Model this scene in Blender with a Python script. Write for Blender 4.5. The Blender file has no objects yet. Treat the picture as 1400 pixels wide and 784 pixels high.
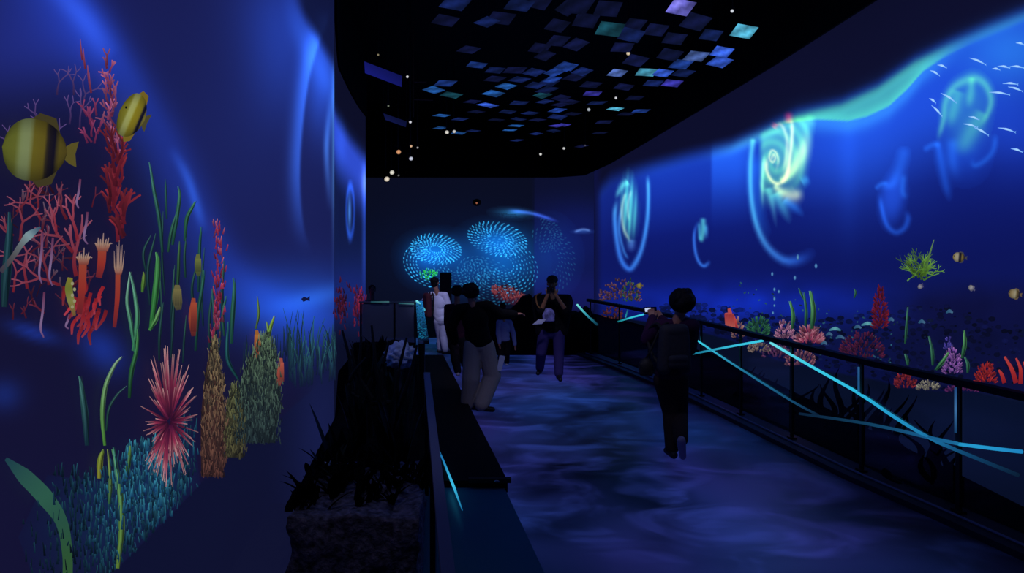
import bpy, bmesh, math, random
import numpy as np
from mathutils import Vector, Matrix, noise as mnoise
random.seed(7)
rng = np.random.default_rng(7)
SC = bpy.context.scene
COL = SC.collection
F, CX, CY, CH = 1000.0, 700.0, 335.0, 2.1      # focal length (px of 1400x784), principal point, eye height


def P(x, y, Y):
    return Vector(((x - CX) / F * Y, Y, CH - (y - CY) / F * Y))


def FL(x, y, z=0.0):
    Y = (CH - z) * F / (y - CY)
    return Vector(((x - CX) / F * Y, Y, z))


def lin(c):
    c = np.clip(np.asarray(c, float) / 255.0, 0, None)
    return np.where(c <= 0.04045, c / 12.92, ((c + 0.055) / 1.055) ** 2.4)


# ------------------------------------------------------------------ materials
MATS = {}


def pm(name, col, rough=0.6, metal=0.0, spec=0.4, bump=0.0, scale=40.0, var=0.0):
    """principled, colour in 0-255, procedural variation and bump"""
    if name in MATS:
        return MATS[name]
    m = bpy.data.materials.new(name)
    m.use_nodes = True
    nt = m.node_tree
    b = nt.nodes['Principled BSDF']
    c = lin(col)
    b.inputs['Base Color'].default_value = (*c, 1)
    b.inputs['Roughness'].default_value = rough
    b.inputs['Metallic'].default_value = metal
    b.inputs['Specular IOR Level'].default_value = spec
    if var or bump:
        tc = nt.nodes.new('ShaderNodeTexCoord')
        n = nt.nodes.new('ShaderNodeTexNoise')
        n.inputs['Scale'].default_value = scale
        n.inputs['Detail'].default_value = 4
        nt.links.new(tc.outputs['Object'], n.inputs['Vector'])
        if var:
            r = nt.nodes.new('ShaderNodeValToRGB')
            r.color_ramp.elements[0].position = 0.3
            r.color_ramp.elements[1].position = 0.7
            r.color_ramp.elements[0].color = (*(c * (1 - var)), 1)
            r.color_ramp.elements[1].color = (*(c * (1 + var)), 1)
            nt.links.new(n.outputs['Fac'], r.inputs['Fac'])
            nt.links.new(r.outputs['Color'], b.inputs['Base Color'])
        if bump:
            bp = nt.nodes.new('ShaderNodeBump')
            bp.inputs['Strength'].default_value = bump
            bp.inputs['Distance'].default_value = 0.03
            nt.links.new(n.outputs['Fac'], bp.inputs['Height'])
            nt.links.new(bp.outputs['Normal'], b.inputs['Normal'])
    MATS[name] = m
    return m


def emat(name, mode='solid', strength=1.0, sample='NONE'):
    """light from the 'Col' attribute: solid = projection surface, add = light laid over the wall"""
    if name in MATS:
        return MATS[name]
    m = bpy.data.materials.new(name)
    m.use_nodes = True
    nt = m.node_tree
    at = nt.nodes.new('ShaderNodeAttribute')
    at.attribute_name = 'Col'
    out = nt.nodes['Material Output']
    if mode == 'solid':
        b = nt.nodes['Principled BSDF']
        b.inputs['Base Color'].default_value = (0.02, 0.02, 0.022, 1)
        b.inputs['Roughness'].default_value = 0.8
        b.inputs['Specular IOR Level'].default_value = 0.1
        b.inputs['Emission Strength'].default_value = strength
        nt.links.new(at.outputs['Color'], b.inputs['Emission Color'])
    else:
        nt.nodes.remove(nt.nodes['Principled BSDF'])
        e = nt.nodes.new('ShaderNodeEmission')
        e.inputs['Strength'].default_value = strength
        nt.links.new(at.outputs['Color'], e.inputs['Color'])
        t = nt.nodes.new('ShaderNodeBsdfTransparent')
        a = nt.nodes.new('ShaderNodeAddShader')
        nt.links.new(e.outputs[0], a.inputs[0])
        nt.links.new(t.outputs[0], a.inputs[1])
        nt.links.new(a.outputs[0], out.inputs['Surface'])
    m.cycles.emission_sampling = sample
    MATS[name] = m
    return m


def glass(name, tint=(200, 215, 235), gloss=0.06, haze=None):
    m = bpy.data.materials.new(name)
    m.use_nodes = True
    nt = m.node_tree
    nt.nodes.remove(nt.nodes['Principled BSDF'])
    out = nt.nodes['Material Output']
    t = nt.nodes.new('ShaderNodeBsdfTransparent')
    t.inputs['Color'].default_value = (*lin(tint), 1)
    g = nt.nodes.new('ShaderNodeBsdfGlossy')
    g.inputs['Roughness'].default_value = 0.08
    lw = nt.nodes.new('ShaderNodeLayerWeight')
    lw.inputs['Blend'].default_value = 0.25
    mul = nt.nodes.new('ShaderNodeMath')
    mul.operation = 'MULTIPLY_ADD'
    mul.inputs[1].default_value = 0.12
    mul.inputs[2].default_value = gloss
    nt.links.new(lw.outputs['Fresnel'], mul.inputs[0])
    mx = nt.nodes.new('ShaderNodeMixShader')
    nt.links.new(mul.outputs[0], mx.inputs[0])
    nt.links.new(t.outputs[0], mx.inputs[1])
    nt.links.new(g.outputs[0], mx.inputs[2])
    last = mx
    if haze is not None:
        d = nt.nodes.new('ShaderNodeBsdfDiffuse')
        d.inputs['Color'].default_value = (*lin(haze), 1)
        m2 = nt.nodes.new('ShaderNodeMixShader')
        m2.inputs[0].default_value = 0.35
        nt.links.new(mx.outputs[0], m2.inputs[1])
        nt.links.new(d.outputs[0], m2.inputs[2])
        last = m2
    nt.links.new(last.outputs[0], out.inputs['Surface'])
    return m


# ------------------------------------------------------------------ scene helpers
def tag(o, label=None, cat=None, group=None, kind=None):
    if label: o['label'] = label
    if cat: o['category'] = cat
    if group: o['group'] = group
    if kind: o['kind'] = kind
    return o


def empty(name, loc=(0, 0, 0), rz=0.0):
    o = bpy.data.objects.new(name, None)
    COL.objects.link(o)
    o.empty_display_size = 0.1
    o.location = loc
    o.rotation_euler = (0, 0, rz)
    return o


def link(name, me, mat, parent=None, smooth=False):
    o = bpy.data.objects.new(name, me)
    COL.objects.link(o)
    if mat is not None:
        me.materials.append(mat)
    if smooth:
        me.polygons.foreach_set('use_smooth', [True] * len(me.polygons))
    if parent is not None:
        o.parent = parent
        o.matrix_parent_inverse = Matrix.Translation(parent.location).inverted() if parent.type == 'EMPTY' and not any(parent.rotation_euler) else Matrix.Identity(4)
    return o


class MB:
    """collects coloured polygons and builds ONE mesh object"""
    def __init__(s):
        s.v, s.f, s.c = [], [], []

    def add(s, verts, faces, cols=None):
        n = len(s.v)
        s.v += [tuple(p) for p in verts]
        s.f += [tuple(i + n for i in f) for f in faces]
        if cols is None:
            cols = [(255, 255, 255)] * len(verts)
        s.c += [tuple(c) for c in cols]

    def box(s, c, size, rot=None, col=None):
        x, y, z = (d / 2 for d in size)
        vs = [Vector((i * x, j * y, k * z)) for i in (-1, 1) for j in (-1, 1) for k in (-1, 1)]
        if rot is not None:
            vs = [rot @ p for p in vs]
        vs = [p + Vector(c) for p in vs]
        s.add(vs, [(0, 1, 3, 2), (4, 6, 7, 5), (0, 4, 5, 1), (2, 3, 7, 6), (0, 2, 6, 4), (1, 5, 7, 3)], None if col is None else [col] * 8)

    def prism(s, poly, z0, z1, col=None):
        n = len(poly)
        vs = [(p[0], p[1], z0) for p in poly] + [(p[0], p[1], z1) for p in poly]
        fs = [tuple(range(n - 1, -1, -1)), tuple(range(n, 2 * n))]
        fs += [(i, (i + 1) % n, n + (i + 1) % n, n + i) for i in range(n)]
        s.add(vs, fs, None if col is None else [col] * len(vs))

    def tube(s, pts, r, n=8, cols=None):
        pts = [Vector(p) for p in pts]
        m = len(pts)
        rs = r if isinstance(r, (list, tuple)) else [r] * m
        vs, fs, cs = [], [], []
        for i, p in enumerate(pts):
            d = (pts[min(i + 1, m - 1)] - pts[max(i - 1, 0)]).normalized()
            a = d.orthogonal().normalized() if abs(d.z) > 0.98 else d.cross(Vector((0, 0, 1))).normalized()
            b = d.cross(a)
            for k in range(n):
                t = 2 * math.pi * k / n
                vs.append(p + (a * math.cos(t) + b * math.sin(t)) * rs[i])
                cs.append(cols[i] if cols else (255, 255, 255))
        for i in range(m - 1):
            for k in range(n):
                fs.append((i * n + k, i * n + (k + 1) % n, (i + 1) * n + (k + 1) % n, (i + 1) * n + k))
        fs.append(tuple(range(n - 1, -1, -1)))
        fs.append(tuple((m - 1) * n + k for k in range(n)))
        s.add(vs, fs, cs)

    def lathe(s, prof, c, n=20, col=None):
        vs, fs = [], []
        m = len(prof)
        for (r, z) in prof:
            for k in range(n):
                t = 2 * math.pi * k / n
                vs.append((c[0] + r * math.cos(t), c[1] + r * math.sin(t), c[2] + z))
        for i in range(m - 1):
            for k in range(n):
                fs.append((i * n + k, i * n + (k + 1) % n, (i + 1) * n + (k + 1) % n, (i + 1) * n + k))
        s.add(vs, fs, None if col is None else [col] * len(vs))

    def capsule(s, p0, r0, p1, r1, n=14, m=5):
        """tapered capsule"""
        p0, p1 = Vector(p0), Vector(p1)
        d = p1 - p0
        L = d.length
        d = d.normalized() if L > 1e-6 else Vector((0, 0, 1))
        a = d.orthogonal().normalized()
        b = d.cross(a)
        rings = []
        for i in range(m + 1):
            t = math.pi / 2 * i / m
            rings.append((-math.cos(t) * r0, math.sin(t) * r0))
        for i in range(m + 1):
            t = math.pi / 2 * i / m
            rings.append((L + math.sin(t) * r1, math.cos(t) * r1))
        vs, fs = [], []
        for (h, r) in rings:
            for k in range(n):
                t = 2 * math.pi * k / n
                vs.append(p0 + d * h + (a * math.cos(t) + b * math.sin(t)) * max(r, 1e-4))
        for i in range(len(rings) - 1):
            for k in range(n):
                fs.append((i * n + k, i * n + (k + 1) % n, (i + 1) * n + (k + 1) % n, (i + 1) * n + k))
        fs.append(tuple(range(n - 1, -1, -1)))
        fs.append(tuple((len(rings) - 1) * n + k for k in range(n)))
        s.add(vs, fs)

    def ellip(s, c, r, rot=None, n=20, m=12):
        vs, fs = [], []
        for i in range(m + 1):
            ph = math.pi * i / m
            for k in range(n):
                t = 2 * math.pi * k / n
                p = Vector((r[0] * math.sin(ph) * math.cos(t), r[1] * math.sin(ph) * math.sin(t), r[2] * math.cos(ph)))
                if rot is not None:
                    p = rot @ p
                vs.append(p + Vector(c))
        for i in range(m):
            for k in range(n):
                fs.append((i * n + k, (i + 1) * n + k, (i + 1) * n + (k + 1) % n, i * n + (k + 1) % n))
        s.add(vs, fs)

    def mesh(s, name):
        me = bpy.data.meshes.new(name)
        me.from_pydata(s.v, [], s.f)
        at = me.color_attributes.new('Col', 'FLOAT_COLOR', 'POINT')
        c = lin(np.array(s.c)) if s.c else np.zeros((0, 3))
        arr = np.ones((len(s.v), 4))
        arr[:, :3] = c
        at.data.foreach_set('color', arr.ravel())
        me.update()
        return me

    def build(s, name, mat, parent=None, smooth=False, fix=True):
        me = s.mesh(name)
        if fix:
            bm = bmesh.new()
            bm.from_mesh(me)
            bmesh.ops.recalc_face_normals(bm, faces=bm.faces)
            bm.to_mesh(me)
            bm.free()
        return link(name, me, mat, parent, smooth)


def curve(pts, n=24):
    """Catmull-Rom through 2-D/3-D points"""
    pts = [np.array(p, float) for p in pts]
    if len(pts) < 3:
        return [pts[0] + (pts[-1] - pts[0]) * t for t in np.linspace(0, 1, n)]
    q = [2 * pts[0] - pts[1]] + pts + [2 * pts[-1] - pts[-2]]
    out = []
    for t in np.linspace(0, len(pts) - 1 - 1e-9, n):
        i = int(t)
        u = t - i
        a, b, c, d = q[i:i + 4]
        out.append(0.5 * ((2 * b) + (c - a) * u + (2 * a - 5 * b + 4 * c - d) * u * u + (3 * b - a - 3 * c + d) * u ** 3))
    return out


# ------------------------------------------------------------------ walls
class Wall:
    """vertical surface over a plan polyline of (X, Y)"""
    def __init__(s, plan):
        s.plan = [np.array(p, float) for p in plan]

    def hit(s, px):
        k = (px - CX) / F
        best = None
        for a, b in zip(s.plan[:-1], s.plan[1:]):
            fa, fb = a[0] - k * a[1], b[0] - k * b[1]
            if fa * fb <= 0 and fa != fb:
                t = fa / (fa - fb)
                p = a + (b - a) * t
                if best is None or p[1] < best[0][1]:
                    d = (b - a) / np.linalg.norm(b - a)
                    n = np.array((-d[1], d[0]))
                    if n @ (-p) < 0:
                        n = -n
                    best = (p, n)
        if best is None:                                   # past the end: nearest end, extended
            fs = [p[0] - k * p[1] for p in s.plan]
            i = int(np.argmin(np.abs(fs)))
            a, b = (s.plan[0], s.plan[1]) if i == 0 else (s.plan[-2], s.plan[-1])
            d = b - a
            den = d[0] - k * d[1]
            t = -(a[0] - k * a[1]) / den if abs(den) > 1e-6 else 0
            p = a + d * t
            d = d / np.linalg.norm(d)
            n = np.array((-d[1], d[0]))
            if n @ (-p) < 0:
                n = -n
            best = (p, n)
        return best

    def at(s, px, py, off=0.0):
        p, n = s.hit(px)
        Y = p[1]
        return Vector((p[0] + n[0] * off, Y + n[1] * off, CH - (py - CY) / F * Y))


LEFT = Wall([(-1.05 - 0.12 * 1.0, 1.0), (-1.05 - 0.12 * 8.54, 8.54)])
LEFT2 = Wall([(-2.083, 8.58), (-2.875, 12.1), (-3.02, 13.6), (-3.32, 16.6)])
RIGHT = Wall(curve([(2.5, 22.3), (2.82, 21.2), (3.5, 18.5), (3.75, 13.8), (3.89, 10.8), (3.95, 7.9), (3.99, 5.0), (4.02, 2.5)], 60))
ANG = Wall([(0.72, 24.0), (2.5, 22.3)])
BACK = Wall([(-7.0, 24.0), (0.72, 24.0)])


def interp(x, pts):
    a = np.array(pts, float)
    return np.interp(x, a[:, 0], a[:, 1])


RTOP = [(700, 243), (760, 243), (800, 240), (835, 224), (889, 192), (972, 142.6), (1060, 89.5), (1200, 0), (1400, -128), (1700, -330)]
UPR = [(700, 300), (812, 268), (835, 245), (860, 236), (940, 214), (1000, 199), (1040, 181), (1090, 157), (1150, 143), (1200, 120), (1250, 85), (1300, 60), (1350, 38), (1400, 18), (1700, -80)]
WAVE = [(700, 250), (1060, 170), (1090, 166), (1115, 163), (1160, 165), (1185, 159), (1215, 145), (1240, 122), (1262, 97), (1290, 78), (1330, 58), (1400, 28), (1700, -70)]
LOWR = [(700, 440), (835, 432), (950, 452), (1000, 466), (1060, 492), (1120, 506), (1200, 520), (1230, 530), (1280, 535), (1340, 537), (1400, 549), (1700, 600)]
LOWL = [(-600, 1500), (0, 935), (150, 786), (215, 722), (270, 665), (330, 613), (385, 570), (425, 535), (457, 500)]


def gau(x, y, cx, cy, sx, sy, rot=0.0):
    dx, dy = x - cx, y - cy
    if rot:
        c, s = math.cos(rot), math.sin(rot)
        dx, dy = dx * c + dy * s, -dx * s + dy * c
    return np.exp(-(dx / sx) ** 2 - (dy / sy) ** 2)


def dpoly(x, y, pts):
    """distance to a polyline, the side (signed) and the position along it 0..1"""
    best = np.full(x.shape, 1e9)
    tt = np.zeros(x.shape)
    sd = np.zeros(x.shape)
    n = len(pts) - 1
    for i in range(n):
        ax, ay = pts[i]
        bx, by = pts[i + 1]
        dx, dy = bx - ax, by - ay
        L = dx * dx + dy * dy + 1e-9
        t = np.clip(((x - ax) * dx + (y - ay) * dy) / L, 0, 1)
        d = np.hypot(x - ax - dx * t, y - ay - dy * t)
        m = d < best
        best = np.where(m, d, best)
        tt = np.where(m, (i + t) / n, tt)
        sd = np.where(m, np.sign((x - ax) * dy - (y - ay) * dx), sd)
    return best, sd, tt


def sm(a, b, x):
    t = np.clip((x - a) / (b - a), 0, 1)
    return t * t * (3 - 2 * t)


def acc(base, w, col):
    return base + w[..., None] * np.array(col, float)


def mixc(base, w, col):
    return base * (1 - w[..., None]) + w[..., None] * np.array(col, float)


def vnoise(x, y, s, seed=0):
    f = np.vectorize(lambda a, b: mnoise.noise(Vector((a / s, b / s, seed * 7.3))))
    return f(x, y)


def col_left(x, y):
    c = np.zeros(x.shape + (3,)) + np.array((23, 27, 78))
    D = curve([(40, -60), (105, 0), (160, 80), (215, 170), (250, 240), (280, 310), (320, 372), (400, 430), (470, 450)], 30)
    d, s, t = dpoly(x, y, D)
    below = s < 0
    dark = sm(0, 70, np.where(below, d, -d))
    c = mixc(c, dark * sm(60, 200, y + x * 0.3), (19, 18, 50))
    band = np.exp(-(d / np.where(below, 62, 26)) ** 2)
    c = acc(c, band * (0.65 + 0.5 * gau(x, y, 120, 40, 90, 110)), (8, 25, 72))
    d2, _, t2 = dpoly(x, y, curve([(60, -30), (110, 20), (150, 80)], 10))
    c = acc(c, np.exp(-(d2 / 16) ** 2) * np.sin(math.pi * np.clip(t2, 0, 1)) ** 0.5, (12, 24, 48))
    d2, s2, t2 = dpoly(x, y, curve([(232, 200), (255, 240), (270, 285), (280, 320)], 12))
    c = acc(c, np.exp(-(d2 / 7) ** 2) * np.sin(math.pi * t2), (14, 36, 70))
    c = acc(c, gau(x, y, 40, 60, 110, 90), (8, 14, 44))
    c = acc(c, gau(x, y, 45, 455, 35, 10, .3) + gau(x, y, 140, 478, 38, 26, .75), (6, 26, 78))
    c = acc(c, gau(x, y, 5, 540, 26, 22), (4, 18, 50))
    c = acc(c, gau(x, y, 405, 415, 100, 48), (8, 38, 88))
    c = acc(c, gau(x, y, 440, 405, 60, 14, -.25), (10, 30, 50))
    A = curve([(446, 30), (432, 65), (420, 110), (411, 180), (408, 250), (414, 315), (428, 350)], 24)
    d, s, t = dpoly(x, y, A)
    right = s < 0
    c = acc(c, np.where(right, np.exp(-(d / 13) ** 2), np.exp(-(d / 2.6) ** 2)) * (1 - sm(.55, 1, t)), (24, 56, 112))
    c = acc(c, gau(x, y, 395, 10, 75, 70, .6) * (1 - .5 * sm(0, 30, np.where(right, d, 0))), (14, 40, 104))
    c = acc(c, gau(x, y, 440, 120, 22, 70), (14, 38, 90))
    c = acc(c, gau(x, y, 385, 90, 50, 80), (6, 18, 46))
    c = acc(c, gau(x, y, 330, 180, 120, 160), (3, 6, 14))
    d, s, t = dpoly(x, y, curve([(455, 120), (448, 180), (447, 220), (452, 290)], 14))
    c = acc(c, np.exp(-(d / 4) ** 2) * np.sin(math.pi * t), (34, 70, 110))
    c = acc(c, np.exp(-((x - 457) / 3.0) ** 2) * gau(x, y, 457, 200, 50, 110), (45, 90, 110))
    low = interp(x, LOWL)
    e = sm(-2, 2, y - low)
    c = mixc(c, sm(-150, 10, y - low) * sm(400, 470, x) * .35, (18, 30, 60))
    soft = sm(385, 450, x)
    e = np.maximum(e, sm(-60, 10, y - low) * soft)
    c = mixc(c, e, (14, 17, 46))
    c = acc(c, e * gau(x, y, 440, 600, 45, 160), (7, 10, 24))
    yb = (x - 398) * 1.65
    c = acc(c, np.exp(-((y - yb - 26) / 34) ** 2) * sm(380, 420, x) * (1 - sm(110, 190, y)), (10, 26, 54))
    c = mixc(c, sm(8, -26, y - yb) * sm(396, 420, x) * .9, (14, 18, 52))
    return c


def col_left2(x, y):
    c = np.zeros(x.shape + (3,)) + np.array((16, 24, 66))
    top = interp(x, [(455, 150), (462, 168), (480, 196), (500, 220)])
    c = acc(c, sm(-18, 14, y - top) * (1 - sm(26, 100, y - top)), (30, 52, 138))
    c = acc(c, gau(x, y, 466, 190, 8, 50), (6, 14, 30))
    c = acc(c, gau(x, y, 500, 250, 6, 20), (60, 60, 70))
    c = mixc(c, sm(-4, -30, y - top), (12, 13, 36))
    c = acc(c, gau(x, y, 480, 395, 60, 40), (6, 12, 40))
    c = acc(c, np.exp(-((x - 498) / 3) ** 2) * sm(200, 260, y) * (1 - sm(330, 420, y)), (16, 34, 80))
    c = mixc(c, sm(425, 480, y), (10, 13, 36))
    return c


def col_right(x, y):
    up, lo, wv = interp(x, UPR), interp(x, LOWR), interp(x, WAVE)
    t = np.clip((y - up) / (425 - up), -1, 1.6)
    c = np.stack([np.interp(t, [0, .2, .5, .8, 1], [26, 22, 14, 12, 12]), np.interp(t, [0, .2, .5, .8, 1], [66, 52, 26, 20, 20]), np.interp(t, [0, .2, .5, .8, 1], [198, 172, 112, 88, 80])], -1)
    c = mixc(c, sm(900, 830, x) * .55, (14, 22, 90))
    # bright bays
    c = acc(c, sm(970, 976, x) * (1 - sm(1005, 1050, x)) * np.exp(-((y - 215) / 60) ** 2), (10, 34, 56))
    c = acc(c, gau(x, y, 1165, 215, 95, 80), (10, 28, 50))
    c = acc(c, gau(x, y, 1160, 230, 14, 90) * .25, (12, 36, 70))
    c = acc(c, gau(x, y, 1290, 150, 110, 80), (8, 24, 44))
    c = acc(c, gau(x, y, 1385, 70, 70, 50), (14, 50, 40))
    c = acc(c, gau(x, y, 1400, 190, 60, 60), (6, 18, 40))
    # reef haze
    c = acc(c, gau(x, y, 1010, 415, 190, 30), (4, 18, 78))
    c = mixc(c, sm(1180, 1290, x) * sm(370, 420, y), (13, 16, 62))
    c = mixc(c, sm(425, 470, y) * .5, (10, 14, 50))
    n = vnoise(x, y, 34, 3)
    c = acc(c, np.clip(n, 0, 1) * sm(385, 410, y) * gau(x, y, 1010, 405, 200, 30), (2, 14, 50))
    c = c * (1 - .18 * np.clip(-n, 0, 1) * sm(370, 400, y))[..., None]
    # water surface: green-cyan between the soft upper edge and the wave
    band = sm(-10, 5, y - up) * (1 - sm(-1.5, 2.5, y - wv)) * sm(1030, 1090, x) * (1 - .75 * sm(1250, 1330, x))
    c = mixc(c, band, (66, 165, 185))
    c = acc(c, np.exp(-((y - up - 3) / 9) ** 2) * (sm(950, 1050, x) * (1 - sm(1050, 1090, x)) * 1.0 + .06 + .2 * sm(1080, 1120, x)), (40, 92, 40))
    c = acc(c, np.exp(-((y - wv - 4) / 14) ** 2) * sm(1080, 1110, x) * (1 - sm(1250, 1330, x)), (18, 50, 30))
    fade = sm(14, -18, y - up)
    c = mixc(c, fade, (13, 14, 42))
    c = acc(c, np.exp(-((y - up + 6) / 14) ** 2) * sm(1000, 1090, x), (2, 10, 20))
    c = mixc(c, sm(-40, -150, y - up) * .35, (8, 9, 28))
    e = sm(-1.5, 1.5, y - lo)
    c = mixc(c, e, (8, 15, 36))
    c = acc(c, e * gau(x, y, 1330, 590, 120, 60), (3, 5, 12))
    c = mixc(c, sm(825, 812, x), (14, 17, 60))
    return c


def col_back(x, y):
    c = np.zeros(x.shape + (3,)) + np.array((9, 12, 30))
    c = acc(c, gau(x, y, 640, 350, 140, 70), (1, 7, 18))
    r = sm(728.5, 731.5, x)
    c = mixc(c, r, (14, 18, 58))
    c = acc(c, r * gau(x, y, 790, 330, 60, 60), (2, 7, 32))
    c = acc(c, r * sm(360, 400, y), (5, 5, 24))
    c = mixc(c, sm(300, 250, y) * .55, (11, 14, 34))
    c = mixc(c, sm(415, 440, y), (5, 6, 14))
    return c


def wall_mesh(name, wall, pxs, ytop, zbot, rows, colf, mat, clampx):
    pxs = np.asarray(pxs, float)
    nx = len(pxs)
    V = np.zeros((nx, rows, 3))
    PXY = np.zeros((nx, rows, 2))
    for i, px in enumerate(pxs):
        p, n = wall.hit(px)
        zt = ytop(px, p[1])
        zz = np.linspace(zbot, zt, rows)
        V[i, :, 0], V[i, :, 1], V[i, :, 2] = p[0], p[1], zz
        PXY[i, :, 0] = np.clip(px, *clampx)
        PXY[i, :, 1] = CY - (zz - CH) * F / p[1]
    c = np.clip(colf(PXY[..., 0], PXY[..., 1]), 0, 255)
    mb = MB()
    faces = [(i * rows + j, (i + 1) * rows + j, (i + 1) * rows + j + 1, i * rows + j + 1) for i in range(nx - 1) for j in range(rows - 1)]
    mb.v = [tuple(v) for v in V.reshape(-1, 3)]
    mb.f = faces
    mb.c = [tuple(v) for v in c.reshape(-1, 3)]
    o = mb.build(name, mat, fix=False)
    return tag(o, kind='structure')


M_WALL = emat('projection_surface', 'solid')
M_PIC = emat('projected_picture', 'solid')
M_GLOW = emat('projected_light', 'add')
M_BLACK = pm('black_paint', (9, 9, 11), .9, spec=.1)
M_DARK = pm('dark_metal', (20, 20, 24), .45, spec=.4)


def zt(pts):
    return lambda px, Y: CH - (float(interp(px, pts)) - CY) / F * Y


wall_mesh('wall_left', LEFT, list(np.linspace(-330, -30, 40)) + list(np.arange(-27, 457.1, 2.2)) + [457], lambda px, Y: 5.0, 0.0, 330, col_left, M_WALL, (-320, 457))
wall_mesh('wall_left_far', LEFT2, list(np.linspace(457.15, 461.6, 6)) + list(np.linspace(462.1, 499.8, 40)), zt([(455, -10), (459, 60), (462, 92), (470, 110), (480, 130), (490, 147), (500, 160)]), 0.0, 220, col_left2, M_WALL, (440, 520))
wall_mesh('wall_right', RIGHT, list(np.linspace(812.2, 1420, 300)) + list(np.linspace(1440, 1900, 30)), zt(RTOP), 0.0, 240, col_right, M_WALL, (812, 1700))
wall_mesh('wall_back', BACK, np.linspace(420, 729.9, 110), lambda px, Y: CH + (CY - 243) / F * 24.0, 0.0, 110, col_back, M_WALL, (400, 900))
wall_mesh('wall_back_angled', ANG, np.linspace(730.1, 812, 50), zt(RTOP), 0.0, 110, col_back, M_WALL, (400, 900))


def black_above(name, wall, pxs, ztop):
    mb = MB()
    vs = []
    for px in pxs:
        p, n = wall.hit(px)
        z0 = ztop(px, p[1])
        vs += [(p[0] + n[0] * .03, p[1] + n[1] * .03, z0), (p[0] + n[0] * .03, p[1] + n[1] * .03, 6.4)]
    fs = [(2 * i, 2 * i + 2, 2 * i + 3, 2 * i + 1) for i in range(len(pxs) - 1)]
    mb.add(vs, fs)
    tag(mb.build(name, M_BLACK), kind='structure')


black_above('trim_right', RIGHT, np.linspace(812.2, 1900, 90), zt(RTOP))
black_above('trim_back', BACK, [420, 729.9], lambda px, Y: CH + (CY - 243) / F * 24.0)
black_above('trim_back_angled', ANG, np.linspace(730.1, 812, 12), zt(RTOP))
black_above('trim_left', LEFT, np.linspace(-330, 457, 20), lambda px, Y: 5.0)
black_above('trim_left_far', LEFT2, list(np.linspace(457.2, 461.6, 5)) + list(np.linspace(462.1, 499.8, 12)), zt([(455, -10), (459, 60), (462, 92), (470, 110), (480, 130), (490, 147), (500, 160)]))
mb = MB()
mb.add([(-3.325, 16.6, 0), (-7.0, 16.7, 0), (-7.0, 16.7, 6.4), (-3.325, 16.6, 6.4)], [(0, 1, 2, 3)])
tag(mb.build('wall_left_return', M_BLACK), kind='structure')
mb = MB()
mb.add([(-7.2, 0.2, 6.4), (5, 0.2, 6.4), (5, 25, 6.4), (-7.2, 25, 6.4)], [(0, 1, 2, 3)])
tag(mb.build('ceiling', M_BLACK), kind='structure')


# ------------------------------------------------------------------ floor
def rail_l(Y): return 0.11 - 0.135 * Y
RR = [(2.0, 4.0), (3.0, 3.92), (4.0, 3.77), (4.8, 3.60), (5.6, 3.42), (6.58, 3.17), (8.2, 2.88), (10.1, 2.54), (12.2, 1.97), (13.9, 1.45)]
def rail_r(Y): return float(np.interp(Y, [a for a, _ in RR], [b for _, b in RR]))
def kerb_l(Y): return 0.187 - 0.167 * (Y - 4.68)


fm = bpy.data.materials.new('path_floor')
fm.use_nodes = True
nt = fm.node_tree
b = nt.nodes['Principled BSDF']
b.inputs['Base Color'].default_value = (.02, .02, .03, 1)
b.inputs['Roughness'].default_value = .42
b.inputs['Specular IOR Level'].default_value = .35
tc = nt.nodes.new('ShaderNodeTexCoord')


def fnoise(scale, sy, detail, dist, lo, hi, w=0.0):
    mp = nt.nodes.new('ShaderNodeMapping')
    mp.inputs['Scale'].default_value = (scale, scale * sy, 1)
    mp.inputs['Location'].default_value = (w, w * .37, w)
    mp.inputs['Rotation'].default_value = (0, 0, 0.25)
    n = nt.nodes.new('ShaderNodeTexNoise')
    n.inputs['Scale'].default_value = 1
    n.inputs['Detail'].default_value = detail
    n.inputs['Distortion'].default_value = dist
    r = nt.nodes.new('ShaderNodeMapRange')
    r.interpolation_type = 'SMOOTHSTEP'
    r.inputs['From Min'].default_value = lo
    r.inputs['From Max'].default_value = hi
    nt.links.new(tc.outputs['Object'], mp.inputs['Vector'])
    nt.links.new(mp.outputs[0], n.inputs['Vector'])
    nt.links.new(n.outputs['Fac'], r.inputs['Value'])
    return r.outputs[0]


def math_(op, a, b_):
    n = nt.nodes.new('ShaderNodeMath')
    n.operation = op
    for i, v in enumerate((a, b_)):
        if isinstance(v, (int, float)):
            n.inputs[i].default_value = v
        else:
            nt.links.new(v, n.inputs[i])
    return n.outputs[0]


big = fnoise(.62, 1.0, 2, .6, .34, .68, 3.1)
fine = fnoise(1.15, 1.5, 3, 1.2, .42, .74, 9.4)
hue = fnoise(.45, .7, 1, .3, .35, .65, 21.0)
ridge = fnoise(.9, 1.6, 2, 2.0, .48, .56, 14.7)
sumv = math_('ADD', math_('ADD', math_('MULTIPLY', big, .55), math_('MULTIPLY', fine, .5)), math_('MULTIPLY', math_('MULTIPLY', ridge, fine), .25))
sep = nt.nodes.new('ShaderNodeSeparateXYZ')
nt.links.new(tc.outputs['Object'], sep.inputs[0])
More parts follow.
